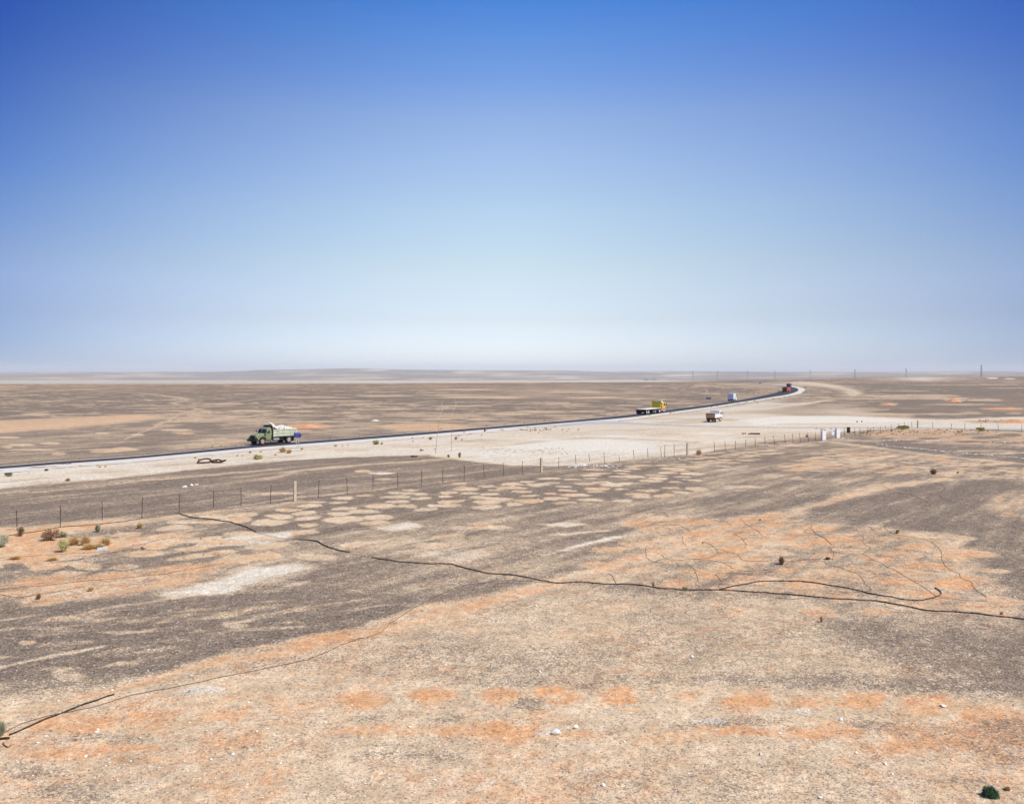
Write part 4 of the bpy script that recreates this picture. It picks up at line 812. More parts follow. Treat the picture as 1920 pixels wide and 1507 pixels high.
thin = [
 ('faint buried length of line joining the black hose pieces, nearer one', [(652,1036),(672,1041),(700,1045)]),
 ('faint buried length of line joining the black hose pieces, farther one', [(478,996),(510,1004),(552,1011)]),
 ('thin drip line snaking down to the white litter at far right', [(1656,986),(1668,997),(1678,1002),(1735,1013),(1754,1023),(1764,1035),(1768,1052),(1780,1066),(1798,1075),(1802,1082),(1822,1093),(1828,1103),(1840,1110),(1850,1121)]),
 ('thin drip line running from the twiggy bush to the hooked hose end', [(1615,1040),(1650,1055),(1690,1075),(1720,1093),(1745,1110),(1757,1119)]),
 ('thin drip line bending at the rightmost dark bush', [(1546,1055),(1580,1066),(1610,1079),(1622,1096),(1632,1108),(1600,1112)]),
 ('thin drip line joining the two small twiggy bushes', [(1460,1058),(1475,1058),(1486,1052),(1540,1047),(1560,1048),(1590,1042)]),
 ('thin drip line looping above the dark bush', [(1485,979),(1515,981),(1522,987),(1508,996),(1540,1006),(1558,1020)]),
 ('thin drip line with a small kink near the track end', [(1520,989),(1535,1003),(1550,1012),(1559,1022)]),
 ('short thin drip line under the looping one', [(1555,1027),(1564,1040),(1560,1049)]),
 ('thin drip line below the dark stony patch', [(1575,982),(1600,983),(1630,988),(1638,994)]),
 ('thin drip line running between the middle orange pits', [(1590,1008),(1618,1004),(1618,1016),(1632,1030),(1616,1040)]),
 ('thin drip line branching upward from the thick hose', [(1142,1074),(1150,1082),(1155,1092)]),
 ('thin drip line crossing over the worn footpath', [(1211,1025),(1211,1040),(1216,1048),(1228,1055),(1245,1056)]),
 ('thin drip line beside the upper bend of the footpath', [(1280,1005),(1281,1016),(1286,1024)]),
 ('long thin drip line curving out of the footpath', [(1320,1015),(1335,1023),(1345,1036),(1330,1046),(1300,1050)]),
 ('thin drip line from the footpath towards the twig bush', [(1240,1041),(1258,1052),(1300,1049),(1342,1053),(1375,1066),(1395,1070),(1440,1068)]),
 ('thin drip line ending near the thick hose joint', [(1290,1059),(1305,1072),(1308,1085),(1305,1095),(1312,1100),(1306,1104)]),
 ('thin drip line running along the middle of the orange pits', [(1345,1030),(1380,1040),(1395,1050),(1440,1053)]),
 ('thin drip line hooking back round an orange pit', [(1410,1077),(1350,1074),(1344,1078),(1354,1090),(1346,1098),(1352,1100)]),
 ('thin drip line in the upper orange rows', [(1385,968),(1393,976),(1406,988),(1420,995),(1428,1004)]),
 ('short thin drip line at the top of the orange rows', [(1350,974),(1362,978),(1372,985)]),
 ('thin drip line across the pale upper pits', [(1232,984),(1270,984),(1288,990),(1294,996)]),
 ('thin drip line beside the dark patch of the orange rows', [(1372,998),(1388,1007),(1398,1018),(1396,1028)]),
 ('short hooked drip line at the first pale pit', [(1245,958),(1248,966),(1254,970)]),
 ('thin drip line on the dark gravel below the dry bush', [(1652,908),(1680,924),(1710,929),(1740,942)]),
 ('thin drip line on the dark gravel right of the dry bush', [(1740,903),(1755,906),(1772,914),(1762,928),(1786,942)]),
 ('thin drip line edging the long orchard rows', [(1455,882),(1600,887),(1720,892),(1800,897),(1870,902)]),
 ('thin drip line from the hooked hose into the white litter', [(1760,1121),(1800,1125),(1850,1127)]),
 ('thin drip line curved below the thick hose', [(1440,1116),(1470,1122),(1510,1122),(1530,1115)]),
 ('thin drip line along the left orange strip, lower one', [(-40,1108),(20,1104),(90,1099),(150,1092),(230,1083),(330,1072),(420,1055)]),
 ('thin drip line along the left orange strip, upper one', [(-40,1050),(20,1046),(90,1040),(180,1036),(240,1025),(330,1008)]),
 ('thin drip line curving at the left edge of the orange strip', [(-30,1112),(5,1118),(30,1121),(60,1116),(110,1108),(160,1100)]),
 ('long thin drip line crossing the dark gravel pits', [(600,1000),(640,993),(700,985),(780,973),(840,961),(900,953)]),
]
for lab, pts in thin: hose(lab, pts, .0085, thinhose, 'drip_line', group='thin drip lines over the planting pits', wig=.03)
def rod(label, pts, r): return hose(label, pts, r, dark if r > .02 else blackpe, 'metal_rod', 'rod', wig=.004)
rod('long dark bent pipe with its end on the left footpath', [(18,1377),(26,1373),(60,1358),(112,1338),(180,1312),(214,1301)], .022)
rod('short dark pipe cut off at the left edge', [(-40,1385),(0,1384.5),(18,1383.5)], .03)
rod('small hooked black wire lying near the left edge', [(8,1391),(5,1393),(14,1401),(18,1399),(19,1397)], .014)

# ------------------------------------------------------------------ plants
def tuft(n, r, h, spread=1.0, th=.012, seed=0, curl=.25):
    rd = random.Random(seed); vs = []; fs = []
    for i in range(n):
        a = rd.uniform(0, 6.283); q = math.sqrt(rd.random()); bx_, by_ = math.cos(a)*q*r*.25, math.sin(a)*q*r*.25
        l = rd.uniform(.5, 1.0); dx, dy = math.cos(a)*q*r*spread*rd.uniform(.6, 1.1), math.sin(a)*q*r*spread*rd.uniform(.6, 1.1)
        top = Vector((dx, dy, h*l*math.sqrt(max(.12, 1-.75*q*q)))); mid = Vector((bx_+(dx-bx_)*.4, by_+(dy-by_)*.4, top.z*(.55+curl*.4)))
        w = th*rd.uniform(.6, 1.4); b = rd.uniform(0, 3.14); o_ = Vector((math.cos(b)*w, math.sin(b)*w, 0)); k = len(vs)
        B = Vector((bx_, by_, -.01)); vs += [B-o_, B+o_, mid-o_*.8, mid+o_*.8, top+o_*.2+Vector((0, 0, .0))]
        fs += [(k, k+1, k+3, k+2), (k+2, k+3, k+4)]
    return vs, fs
def leafy(n, r, h, ls, seed=0):
    rd = random.Random(seed); vs = []; fs = []; lumps = [(rd.uniform(-.6, .6)*r, rd.uniform(-.6, .6)*r, rd.uniform(.3, .75)*h, rd.uniform(.35, .6)) for _ in range(7)]
    for i in range(n):
        cx, cy, cz, cr_ = rd.choice(lumps); d = Vector((rd.gauss(0, 1), rd.gauss(0, 1), rd.gauss(0, 1))).normalized()*rd.random()**.4
        p = Vector((cx+d.x*r*cr_, cy+d.y*r*cr_, max(.01, cz+d.z*h*cr_*.8))); a = Vector((rd.gauss(0, 1), rd.gauss(0, 1), rd.gauss(0, 1))).normalized(); b = a.orthogonal().normalized()
        s = ls*rd.uniform(.5, 1.3); k = len(vs); vs += [p-a*s, p-b*s*.45, p+a*s, p+b*s*.45]; fs.append((k, k+1, k+2, k+3))
    return vs, fs
def plant(name, label, cat, u, v, wpx, hpx, kind, m, twig=None, group=None, seed=None):
    p = GS(u, v); sc_ = F/p.y; r = wpx/2/sc_; h = hpx/sc_; seed = seed if seed is not None else random.randint(0, 99999)
    t = empty(name, p, random.uniform(0, 6), label, cat, group)
    th = .006+.00012*p.y
    if kind == 'c':      # dense round cushion
        rd = random.Random(seed); vs = []; fs = []
        for i in range(1500):
            d = Vector((rd.gauss(0, 1), rd.gauss(0, 1), abs(rd.gauss(0, 1)))).normalized(); q = rd.uniform(.75, 1.05)+.12*math.sin(d.x*5)*math.cos(d.y*6)
            b_ = Vector((d.x*r*q, d.y*r*q, d.z*h*q*1.02)); n_ = (d+Vector((rd.gauss(0, .4), rd.gauss(0, .4), rd.gauss(0, .4)))).normalized(); s_ = n_.orthogonal().normalized()*.006; k_ = len(vs)
            vs += [b_-s_, b_+s_, b_+n_*.05]; fs.append((k_, k_+1, k_+2))
        nmesh('leaves', vs, fs, m, t); bm = bmesh.new(); bmesh.ops.create_icosphere(bm, subdivisions=3, radius=1, matrix=Matrix.Diagonal((r*.78, r*.78, h*.78, 1))); link('core', bm, m, t, True)
    elif kind == 't':
        n = int(min(380, 60+r*h*900+80)); vs, fs = tuft(n, r, h, 1.0, th, seed); nmesh('blades', vs, fs, m, t)
        vs, fs = tuft(max(12, n//5), r*.8, h*.6, .9, th*.8, seed+1); nmesh('stems', vs, fs, twig or drybr, t)
    else:
        n = int(min(1400, 250+r*h*2600)); vs, fs = leafy(n, r, h, .018+.0005*p.y, seed); nmesh('leaves', vs, fs, m, t)
        vs, fs = tuft(40, r*.9, h*.9, 1.0, th, seed+1); nmesh('stems', vs, fs, twig or drybr, t)
    return t
plant('shrub', 'grey-green shrub at the left edge, cut by the frame', 'shrub', 2, 1026, 36, 24, 'l', sage)
plant('shrub', 'grey-green shrub at the foot of the leftmost fence picket', 'shrub', 38, 1004, 19, 17, 'l', sage)
plant('shrub', 'dark brown twiggy shrub inside the fence, left of the sage one', 'shrub', 92, 1012, 38, 22, 'l', drybr)
plant('shrub', 'low pale sage shrub touching the dark brown twiggy one', 'shrub', 115, 1006, 24, 12, 'l', sage)
plant('shrub', 'bright olive green shrub left of the straw tussocks', 'shrub', 120, 1034, 26, 22, 'l', oliveg, dryg)
plant('dry_bush', 'golden straw bush behind the olive green shrub', 'bush', 138, 1021, 38, 19, 't', dryg, dryg)
plant('dry_bush', 'tall tan straw bush in the middle of the tussock clump', 'bush', 160, 1022, 36, 23, 't', dryg, dryg)
plant('dry_bush', 'rounded brown-gold bush at the right end of the tussock clump', 'bush', 197, 1021, 38, 19, 't', dryg, dryg)
plant('dry_bush', 'low olive-brown bush in front of the tussock clump', 'bush', 166, 1028, 48, 13, 't', dryg, dryg)
plant('dry_bush', 'small olive bush between stone and slab', 'bush', 184, 1026, 40, 11, 't', dryg, dryg)
plant('shrub', 'upright grey sage sprig below the third fence picket', 'shrub', 183, 997, 15, 18, 't', sage)
plant('dry_tuft', 'pale feathery tuft below the fourth fence picket', 'tuft', 262, 989, 18, 14, 't', dryg)
plant('dry_tuft', 'straw tuft on the orange strip below the tussocks', 'tuft', 170, 1107, 18, 10, 't', dryg)
plant('dry_tuft', 'reddish brown tuft at the lower left of the orange strip', 'tuft', 72, 1122, 14, 13, 't', drybr)
plant('dry_tuft', 'low creeping straw mat near the left edge of the yard', 'tuft', 28, 1048, 42, 8, 't', dryg)
plant('dry_tuft', 'low straw mat left of the dark gravel tongue', 'tuft', 98, 1052, 40, 8, 't', dryg)
plant('shrub', 'dark sage sprig cut by the left edge beside the bent pipe', 'shrub', 2, 1378, 26, 36, 't', sage)
plant('shrub', 'round bright green cushion shrub at the lower right', 'shrub', 1857, 1493, 26, 17, 'c', greenl, greenl)
plant('dry_tuft', 'flat yellowish dried plant right of the green cushion shrub', 'tuft', 1889, 1483, 19, 8, 't', dryg)
plant('dry_bush', 'dark reddish dry bush standing alone at the orchard edge', 'bush', 1750, 889, 19, 13, 't', drybr)
plant('dry_bush', 'spiky straw bush right of the third concrete fence post', 'bush', 1310, 853, 17, 13, 't', dryg)
plant('dry_tuft', 'tiny green tuft right of the dark reddish dry bush', 'tuft', 1796, 887, 6, 5, 't', oliveg)
plant('dry_tuft', 'twiggy dead sapling among the orange pits', 'tuft', 1465, 1058, 16, 20, 't', drybr, dark)
plant('dry_tuft', 'straw and twig clump standing on the thick hose', 'tuft', 1225, 1099, 7, 14, 't', dryg)
plant('dry_tuft', 'small green sprout beside the thick hose', 'tuft', 1284, 1104, 9, 6, 'l', oliveg)
plant('dry_tuft', 'flat dark dead plant between two drip lines', 'tuft', 1552, 1048, 18, 6, 't', drybr)
plant('dry_tuft', 'small olive sprout on the upper right orange pit', 'tuft', 1682, 1000, 9, 6, 'l', oliveg)
plant('dry_tuft', 'tiny brown sprout beside the upper footpath bend', 'tuft', 1425, 975, 7, 5, 't', dryg)
plant('dry_tuft', 'tiny sprout at the footpath fork', 'tuft', 1318, 1018, 5, 4, 't', dryg)
plant('dry_tuft', 'spindly dead stalk at lower right of the orange rows', 'tuft', 1540, 1165, 8, 14, 't', dryg)
plant('dry_tuft', 'small yellow dried sprout near the right hose end', 'tuft', 1878, 1152, 10, 6, 't', dryg)
plant('dry_bush', 'large brown tumbleweed bush below the green truck', 'bush', 530, 848, 23, 13, 't', dryg, drybr)
plant('dry_bush', 'golden bush touching the large brown tumbleweed', 'bush', 542, 849.5, 18, 9, 't', dryg, dryg)
plant('shrub', 'olive-yellow bush below the front wheel of the green truck', 'shrub', 483.5, 860, 16, 9, 'l', oliveg, dryg)
plant('dry_bush', 'tan bush at the foot of the blue arrow sign', 'bush', 566, 844, 10, 6, 't', dryg, dryg)
plant('dry_bush', 'grey-green bush on the verge left of a brown one', 'bush', 704, 833, 14, 8, 'l', oliveg, dryg)
plant('dry_bush', 'brown bush on the verge right of the grey-green one', 'bush', 716, 833, 8, 5, 't', dryg)
plant('dry_bush', 'golden bush on the verge left of the bare poles', 'bush', 807, 824, 12, 7, 't', dryg)
plant('dry_bush', 'golden bush on the verge right of the bare poles', 'bush', 855, 824, 9, 7, 't', dryg)
plant('shrub', 'greenish bush alone on the far left verge', 'shrub', 15, 893, 16, 8, 'l', sage, dryg)
plant('dry_bush', 'tan bush at the lower edge of the left verge', 'bush', 127, 901, 16, 7, 't', dryg)
plant('dry_bush', 'dark brown tuft on the left verge above the tan bush', 'bush', 87, 882, 13, 5, 't', drybr)
plant('shrub', 'dark green sprig on the sand right of the bare poles', 'shrub', 862, 858, 6, 9, 'l', oliveg)
plant('shrub', 'olive sprig on the sand just right of the bare poles', 'shrub', 841, 857, 6, 5, 'l', oliveg)
LG = 'small dry straw tufts dotted over the pale land along the road'
LL = 'small dry straw tuft on the pale verge beside the road'
tufts = [(366,859,8),(374,862,9),(469,849,8),(489,848,7),(455,855,5),(445,855,6),(516,853,9),(629,837,8),(642,836,5),(652,835,6),(774,828,5),(773,822,5),(816,843,5),(793,821,5),(866,825,6),(870,811,6),(882,814,5),(861,817,6),(943,807,6),(903,816,5),(912,806,6),(940,806,5),(150,874,6),(187,876,8),(183,873,6),(198,875,7),(132,876,5),(53,886,4),(1257,775,7),(1263,773,6),(1218,779,7),(1319,765,4),(1334,764,4),(1345,762,4),(1395,757,5),(1420,755,5),(1415,752,4),(1437,749,4),(1449,748,6),(1462,748,4),(1471,745,4),(1480,743,4),(1507,736,6),(1512,736,4),(1400,754,4),(1384,757,4),(1363,762,5)]
for i in range(16): tufts.append((random.uniform(985,1085), 803+random.uniform(-3,5), random.uniform(4,6)))
for i in range(14): tufts.append((975+i*4.5+random.uniform(-2,2), 806+i*.9*random.uniform(0,1), random.uniform(4,6)))
protos = []
for k in range(4):
    vs, fs = tuft(46, .5, .42, 1.0, .02, 500+k); a_ = nmesh('tuft_blades', vs, fs, dryg if k != 1 else oliveg); vs, fs = tuft(14, .45, .3, 1, .015, 600+k); b_ = nmesh('tuft_stems', vs, fs, drybr); protos.append((a_.data, b_.data)); bpy.data.objects.remove(a_); bpy.data.objects.remove(b_)
def small(u, v, wpx, label, group, name='dry_tuft', cat='tuft', asp=1.0):
    p = GS(u, v); s = wpx*p.y/F; d1, d2 = random.choice(protos)
    e = bpy.data.objects.new(name, None); C.objects.link(e); e.location = p; e.rotation_euler = (0, 0, random.uniform(0, 6)); e.scale = (s, s, s*asp*random.uniform(.7, 1.2)); tag(e, label, cat, group)
    for nm, d in (('blades', d1), ('stems', d2)): o_ = bpy.data.objects.new(nm, d); C.objects.link(o_); o_.parent = e
for u, v, w_ in tufts: small(u, v, w_*1.5, LL, LG)
LG2 = 'dry tufts along the far edge of the road'; LL2 = 'low brownish tuft growing along the far edge of the road'
for i in range(58):
    q = random.random(); u = 20+q*1400; vr = np.interp(u, [p[0] for p in ROAD_FAR[:18]], [p[1] for p in ROAD_FAR[:18]]); small(u, vr-random.uniform(1.0, 3.5)*(vr-VH)/130-.5, random.uniform(4, 12)*(.4+.6*(vr-VH)/180), LL2, LG2)
LG3 = 'dry weeds along the right-hand fence and its bank'; LL3 = 'low rusty-gold weed clump on the bank by the right-hand fence'
for i in range(85):
    u = random.uniform(1600, 1815); v = random.uniform(804, 815)+abs(u-1700)*.02; small(u, v, random.uniform(4, 12), LL3, LG3, asp=.8)
for i in range(26): small(random.uniform(1830,1930), random.uniform(787,793), random.uniform(4,10), 'low reddish weed clump on the far bank at the right edge', 'weeds on the far right bank', asp=.8)
for i in range(16): small(random.uniform(1530,1580), random.uniform(803,812), random.uniform(4,8), 'low golden weed clump behind the white gateway', 'weeds behind the gateway', asp=.9)
for i in range(14): small(random.uniform(1820,1920), random.uniform(806,811), random.uniform(5,9), 'small dark weed at the foot of the far right fence', 'weeds under the far right fence', asp=.8)
for i in range(36): small(random.uniform(1395,1480), 739+random.uniform(-9,1)-abs(random.gauss(0,1)), random.uniform(3,6), 'low golden tuft on the sandy bank inside the road bend', 'tufts inside the road bend')
plant('shrub', 'dark green shrub on the bank at the right-hand fence', 'shrub', 1840, 808, 15, 7, 'l', oliveg)
plant('shrub', 'olive shrub left of the brown post of the right-hand fence', 'shrub', 1692, 804, 26, 6, 'l', oliveg)
for i in range(14): small(random.uniform(20,480), random.uniform(1000,1060), random.uniform(6,12), 'tiny dry weed on the sandy strip inside the left fence', 'tiny weeds inside the left fence')

# ------------------------------------------------------------------ stones, litter, mounds
def stone_mesh(seed, sub=2):
    rd = random.Random(seed); bm = bmesh.new(); bmesh.ops.create_icosphere(bm, subdivisions=sub, radius=.5)
    cuts = [(Vector((rd.gauss(0,1), rd.gauss(0,1), rd.gauss(0,1))).normalized(), rd.uniform(.28,.42)) for _ in range(9)]
    for v in bm.verts:
        for n_, d_ in cuts:
            k = v.co.dot(n_)
            if k > d_: v.co -= n_*(k-d_)
        v.co.z *= .65; v.co.x *= 1.2
    me = bpy.data.meshes.new('stone_shape'); bm.to_mesh(me); bm.free(); return me
SM = []
for k in range(6):
    for m_ in (stonew, stoneg, stoneo): me = stone_mesh(900+k); me.materials.append(m_); SM.append((m_.name, me))
def stone(u, v, wpx, label, group, col='white_stone', name='stone', cat='stone', flat=1.0):
    p = GS(u, v); s = wpx*p.y/F; me = random.choice([q for n_, q in SM if n_ == col]); o_ = bpy.data.objects.new(name, me); C.objects.link(o_)
    o_.location = (p.x, p.y, p.z+.12*s); o_.rotation_euler = (random.uniform(-.3,.3), random.uniform(-.3,.3), random.uniform(0,6)); o_.scale = (s, s*random.uniform(.7,1.1), s*flat*random.uniform(.7,1.1)); tag(o_, label, cat, group); return o_
STUFF = []
def chip(u, v, wpx, label, group, col='white_stone', **k): STUFF.append((u, v, wpx, col))
def along(pts, n, jit, fn):
    ls = [math.hypot(pts[i+1][0]-pts[i][0], pts[i+1][1]-pts[i][1]) for i in range(len(pts)-1)]; T_ = sum(ls)
    for k in range(n):
        d_ = T_*(k+random.uniform(-.3,.3)+.5)/n; i = 0
        while i < len(ls)-1 and d_ > ls[i]: d_ -= ls[i]; i += 1
        q = min(1, max(0, d_/ls[i])); fn(pts[i][0]+(pts[i+1][0]-pts[i][0])*q, pts[i][1]+(pts[i+1][1]-pts[i][1])*q+random.gauss(0, jit))
along([(1640,832),(1687,838.5),(1740,843),(1800,850),(1860,854),(1920,860),(1960,864)], 74, .4, lambda u, v: stone(u, v, random.uniform(2.5,5), 'white kerb stone in the row along the near side of the gravel track', 'white stones lining the near side of the gravel track'))
along([(1655,825.5),(1700,826),(1790,827)], 36, .4, lambda u, v: stone(u, v, random.uniform(2,4), 'white kerb stone in the row along the far side of the gravel track', 'white stones lining the far side of the gravel track'))
along([(1850,829),(1920,831.5),(1945,832)], 18, .4, lambda u, v: stone(u, v, random.uniform(2,4), 'white kerb stone in the short row at the right edge', 'white stones of the short right-hand row'))
for i in range(75): chip(random.uniform(1065,1165), 875-(i%25)*.22+random.gauss(0,1.6), random.uniform(2,5.5), 'pale rubble stone piled along the fence foot beyond the pits', 'pale rubble stones along the fence')
for i in range(26): chip(random.uniform(1165,1290), 862+random.gauss(0,2)-(0), random.uniform(2,4), 'pale stone beside the far part of the picket fence', 'pale stones beside the far fence')
for i in range(46): chip(random.uniform(895,1065), random.uniform(839,852), random.uniform(2,4.5), 'brown stone on the white quarry apron', 'brown stones on the white quarry apron', 'tan_stone')
for i in range(16): chip(random.uniform(1400,1455), random.uniform(796,799), random.uniform(2,4.5), 'white rubble stone beside the side road', 'white rubble beside the side road')
for i, (u, v, w_) in enumerate(((346,913,10),(359.5,910,10),(369,909,8))): stone(u, v, w_, ['low white block left of a pair on dark gravel beyond the fence','rounded white stone left of its twin on dark gravel beyond the fence','smaller rounded white stone right of its twin beyond the fence'][i], 'white stones beyond the fence')
for i in range(34): chip(random.uniform(1755,1905), 1120+random.gauss(0,7)+(random.random()-.5)*8, random.uniform(2,4.5), 'white chip in the scatter of litter at the right hose end', 'white chips near the right hose end', flat=.4)
big = [(1042,1376,22,'largest white boulder lying in the orange band of the foreground'),(1131,1471,11,'white stone in the bottom middle of the foreground'),(1768,1322,11,'elongated pale stone right of an orange pit'),(1576,1350,10,'flat pale stone below the row of orange pits'),(1426,1413,9,'egg-shaped white stone in the lower right foreground'),(1605,1411,8,'white stone right of the egg-shaped one'),(1537,1493,9,'pale stone at the bottom right of the middle'),(1297,1232,9,'pale stone above the orange pits, right of centre'),(1816,1226,7,'white stone on the dark gravel at the right'),(437,1415,7,'white stone at the lower left foreground'),(161,1415,7,'white stone left of the lower left one'),(1005,1137,6,'white stone right of the pale double pit'),(270,1029,14,'brown half-buried boulder inside the left fence'),(1462,1377,9,'pale stone below the orange band, right of centre'),(1660,1432,8,'pale stone low in the right foreground'),(815,1462,6,'white stone low in the middle foreground'),(86,1379,7,'white stone beside the left footpath'),(181,1371,9,'rounded pale stone just below the left footpath'),(71,1390,6,'white stone under the bent pipe'),(112,1337,7,'white stone leaning on the bent pipe'),(242,1298,7,'white stone on the thin brown line'),(768,1363,7,'white stone on the left part of the orange band'),(1080,1366,14,'flat white slab in the orange band'),(1300,890,5,'white stone on the grey field')]
for u, v, w_, lab in big: stone(u, v, w_, lab, None, 'tan_stone' if 'brown' in lab else 'white_stone', cat='stone')
WL = 'small white stone lying loose on the sandy foreground'; WG = 'small white stones scattered over the foreground'
for i in range(80): stone(random.uniform(0,1920), random.uniform(1180,1505), random.uniform(2,5.5), WL, WG)
for i in range(45): stone(random.uniform(100,520), random.uniform(1280,1500), random.uniform(3,6), WL, WG)
for i in range(40): chip(random.uniform(0,1920), random.uniform(1180,1505), random.uniform(3,6), 'small dark stone lying loose on the sandy foreground', 'small dark stones scattered over the foreground', 'grey_stone')
for i in range(60): chip(random.uniform(0,1500), random.uniform(900,1180), random.uniform(1.8,3.5), 'tiny white stone on the dark gravel of the yard', 'tiny white stones on the dark gravel')
for col, m_ in (('white_stone', stonew), ('grey_stone', stoneg), ('tan_stone', stoneo)):
    bm = bmesh.new()
    for u, v, wpx, c_ in STUFF:
        if c_ != col: continue
        p = GS(u, v); sz = wpx*p.y/F; me = random.choice([q for n_, q in SM if n_ == col]); n0 = len(bm.verts); bm.from_mesh(me); bm.verts.ensure_lookup_table()
        M = Matrix.Translation((p.x, p.y, p.z+.1*sz)) @ Matrix.Rotation(random.uniform(0, 6), 4, 'Z') @ Matrix.Diagonal((sz, sz*random.uniform(.7, 1.1), sz*random.uniform(.5, .9), 1))
        for q in bm.verts[n0:]: q.co = M @ q.co
    tag(link('small_stones', bm, m_), {'white_stone':'white chips and rubble strewn along the fence and yard','grey_stone':'small dark stones strewn over the sandy foreground','tan_stone':'brown stones strewn over the white quarry apron'}[col], 'stones', None, 'stuff')
# gravel too fine to count
def gravel(name, n, u0, u1, v0, v1, r0, r1, m, label):
    base = []
    for k in range(5):
        rd = random.Random(k+40); base.append(np.array([(math.cos(a)*rd.uniform(.7,1.2), math.sin(a)*rd.uniform(.7,1.2), z*rd.uniform(.8,1.1)) for z, a in [(0,0),(0,1.3),(0,2.5),(0,3.8),(0,5.1)]]+[(rd.uniform(-.3,.3), rd.uniform(-.3,.3), .75), (rd.uniform(-.2,.5), rd.uniform(-.5,.2), .65)]))
    tri = np.array([(0,1,5),(1,2,5),(2,3,5),(3,6,5),(3,4,6),(4,0,6),(0,5,6)])
    u = rng.uniform(u0, u1, n); s_ = rng.uniform(0, 1, n); v = v0+(v1-v0)*np.sqrt(s_); D = F*H/(v-VH); X = (u-UC)/F*D
    r = r0*(r1/r0)**(rng.random(n)**1.6); a = rng.uniform(0, 6.28, n); B = np.array(base)[rng.integers(0, 5, n)]
    x = (B[..., 0]*np.cos(a)[:, None]-B[..., 1]*np.sin(a)[:, None])*r[:, None]+X[:, None]; y = (B[..., 0]*np.sin(a)[:, None]+B[..., 1]*np.cos(a)[:, None])*r[:, None]+D[:, None]; z = B[..., 2]*r[:, None]*.7-.004+surf(X, D)[:, None]
    co = np.stack([x, y, z], -1).reshape(-1, 3).astype(np.float32); f = (tri[None]+np.arange(n)[:, None, None]*7).reshape(-1, 3).astype(np.int32)
    me = bpy.data.meshes.new(name); me.vertices.add(len(co)); me.vertices.foreach_set('co', co.ravel()); me.loops.add(f.size); me.loops.foreach_set('vertex_index', f.ravel())
    me.polygons.add(len(f)); me.polygons.foreach_set('loop_start', (np.arange(len(f))*3).astype(np.int32)); me.polygons.foreach_set('loop_total', np.full(len(f), 3, np.int32)); me.update(); me.materials.append(m)
    o_ = bpy.data.objects.new(name, me); C.objects.link(o_); tag(o_, label, 'gravel', None, 'stuff')
gravel('gravel', 36000, -300, 2220, 960, 1700, .010, .03, stoneg, 'fine dark gravel strewn over the yard')
gravel('gravel', 6000, -300, 2220, 1000, 1700, .010, .03, stonew, 'fine pale chips strewn over the yard')
gravel('gravel', 24000, -300, 2220, 1000, 1700, .010, .035, stoneo, 'fine tan pebbles strewn over the yard')
def mound(label, u, v, wpx, hpx, m=soilo, name='earth_mound', seed=1):
    p = G(u, v); s = p.y/F; rx, ry, h = wpx/2*s, wpx/2*s*.8, hpx*s; n = 28; vs = []; fs = []
    for i in range(n+1):
        for j in range(n+1):
            x, y = -1.3+2.6*i/n, -1.3+2.6*j/n; q = max(0, 1-(x*x+y*y)**.6); w_ = .6+.8*float(fbm(np.array([x*2.3+seed*7.7]), np.array([y*2.3+seed]), seed, 3)[0]); vs.append((x*rx, y*ry, h*q*w_*1.1-.08))
    for i in range(n):
        for j in range(n): a_ = i*(n+1)+j; fs.append((a_, a_+n+1, a_+n+2, a_+1))
    o_ = nmesh(name, vs, fs, m, None, True); o_.location = p; tag(o_, label, 'mound'); return o_
mound('orange earth mound on the plain behind the green truck', 578, 801, 66, 6, seed=1)
mound('pointed orange earth mound on the dark plain at far right', 1789, 753, 30, 6.5, seed=2)
mound('low orange earth mound on the dark plain above the gateway', 1667, 759.5, 34, 4, seed=3)
mound('pale low mound of lime on the plain above the road', 704, 789, 24, 3, mat('pale_lime', (.62,.62,.50), .95), seed=4)
mound('long low orange spoil heap on the dark plain at the right edge', 1882, 767, 84, 3.5, seed=5)
mound('reddish earth bank beyond the right-hand fence with a dark cap', 1905, 792, 70, 6, seed=6)
# rusty wreckage, debris, slab
def G_obj(name, u, v, label, cat, rz=0): return empty(name, G(u, v), rz, label, cat)
t = G_obj('scrap_axle', 400, 868, 'rusty scrap on the pale verge: a loop lying beside a twisted frame', 'scrap', R(10))
bm = bmesh.new(); tube(bm, [(-1.0+.62*math.cos(a)*1.1, .3+1.2*math.sin(a), .14+.22*max(0, math.sin(a))) for a in np.linspace(.2, 5.9, 22)], .085, 7); link('loop', bm, rust, t, True)
bm = bmesh.new(); tube(bm, [(-.4,.1,.22),(.2,-.2,.12),(.9,-.35,.14),(1.35,-.2,.32)], .10, 6); tube(bm, [(-.3,.5,.2),(.4,.5,.34),(.9,.3,.2),(1.3,.2,.3)], .09, 6); tube(bm, [(.2,-.2,.12),(.4,.5,.34)], .07, 6); tube(bm, [(.9,-.35,.14),(.9,.3,.2)], .07, 6); bx(bm, -.2, .8, -.15, .35, .02, .12, .02); link('frame', bm, rust, t)
def debris(u, v, wpx, hpx, label, m, seed, n=6, name='scrap_pile', cat='scrap'):
    rd = random.Random(seed); p = GS(u, v); s = p.y/F; w_, h_ = wpx*s, hpx*s; bm = bmesh.new()
    for i in range(n):
        x = rd.uniform(-.4,.4)*w_; ll = w_*rd.uniform(.2,.4); b0 = len(bm.verts); bx(bm, x-ll/2, x+ll/2, -.15+rd.uniform(-.2,.2), .15+rd.uniform(0,.2), 0, h_*rd.uniform(.5,1), .02)
    for v_ in bm.verts: v_.co += Vector((rd.gauss(0,.02), rd.gauss(0,.02), abs(rd.gauss(0,.02))))
    o_ = link(name, bm, m); o_.location = p; tag(o_, label, cat); return o_
debris(777, 857, 14, 3, 'flat black charred block lying beside the poles track', dark, 1, 4)
debris(1413, 814, 20, 2.5, 'dark scrap strewn on the sand between side road and fence', rust, 2, 7)
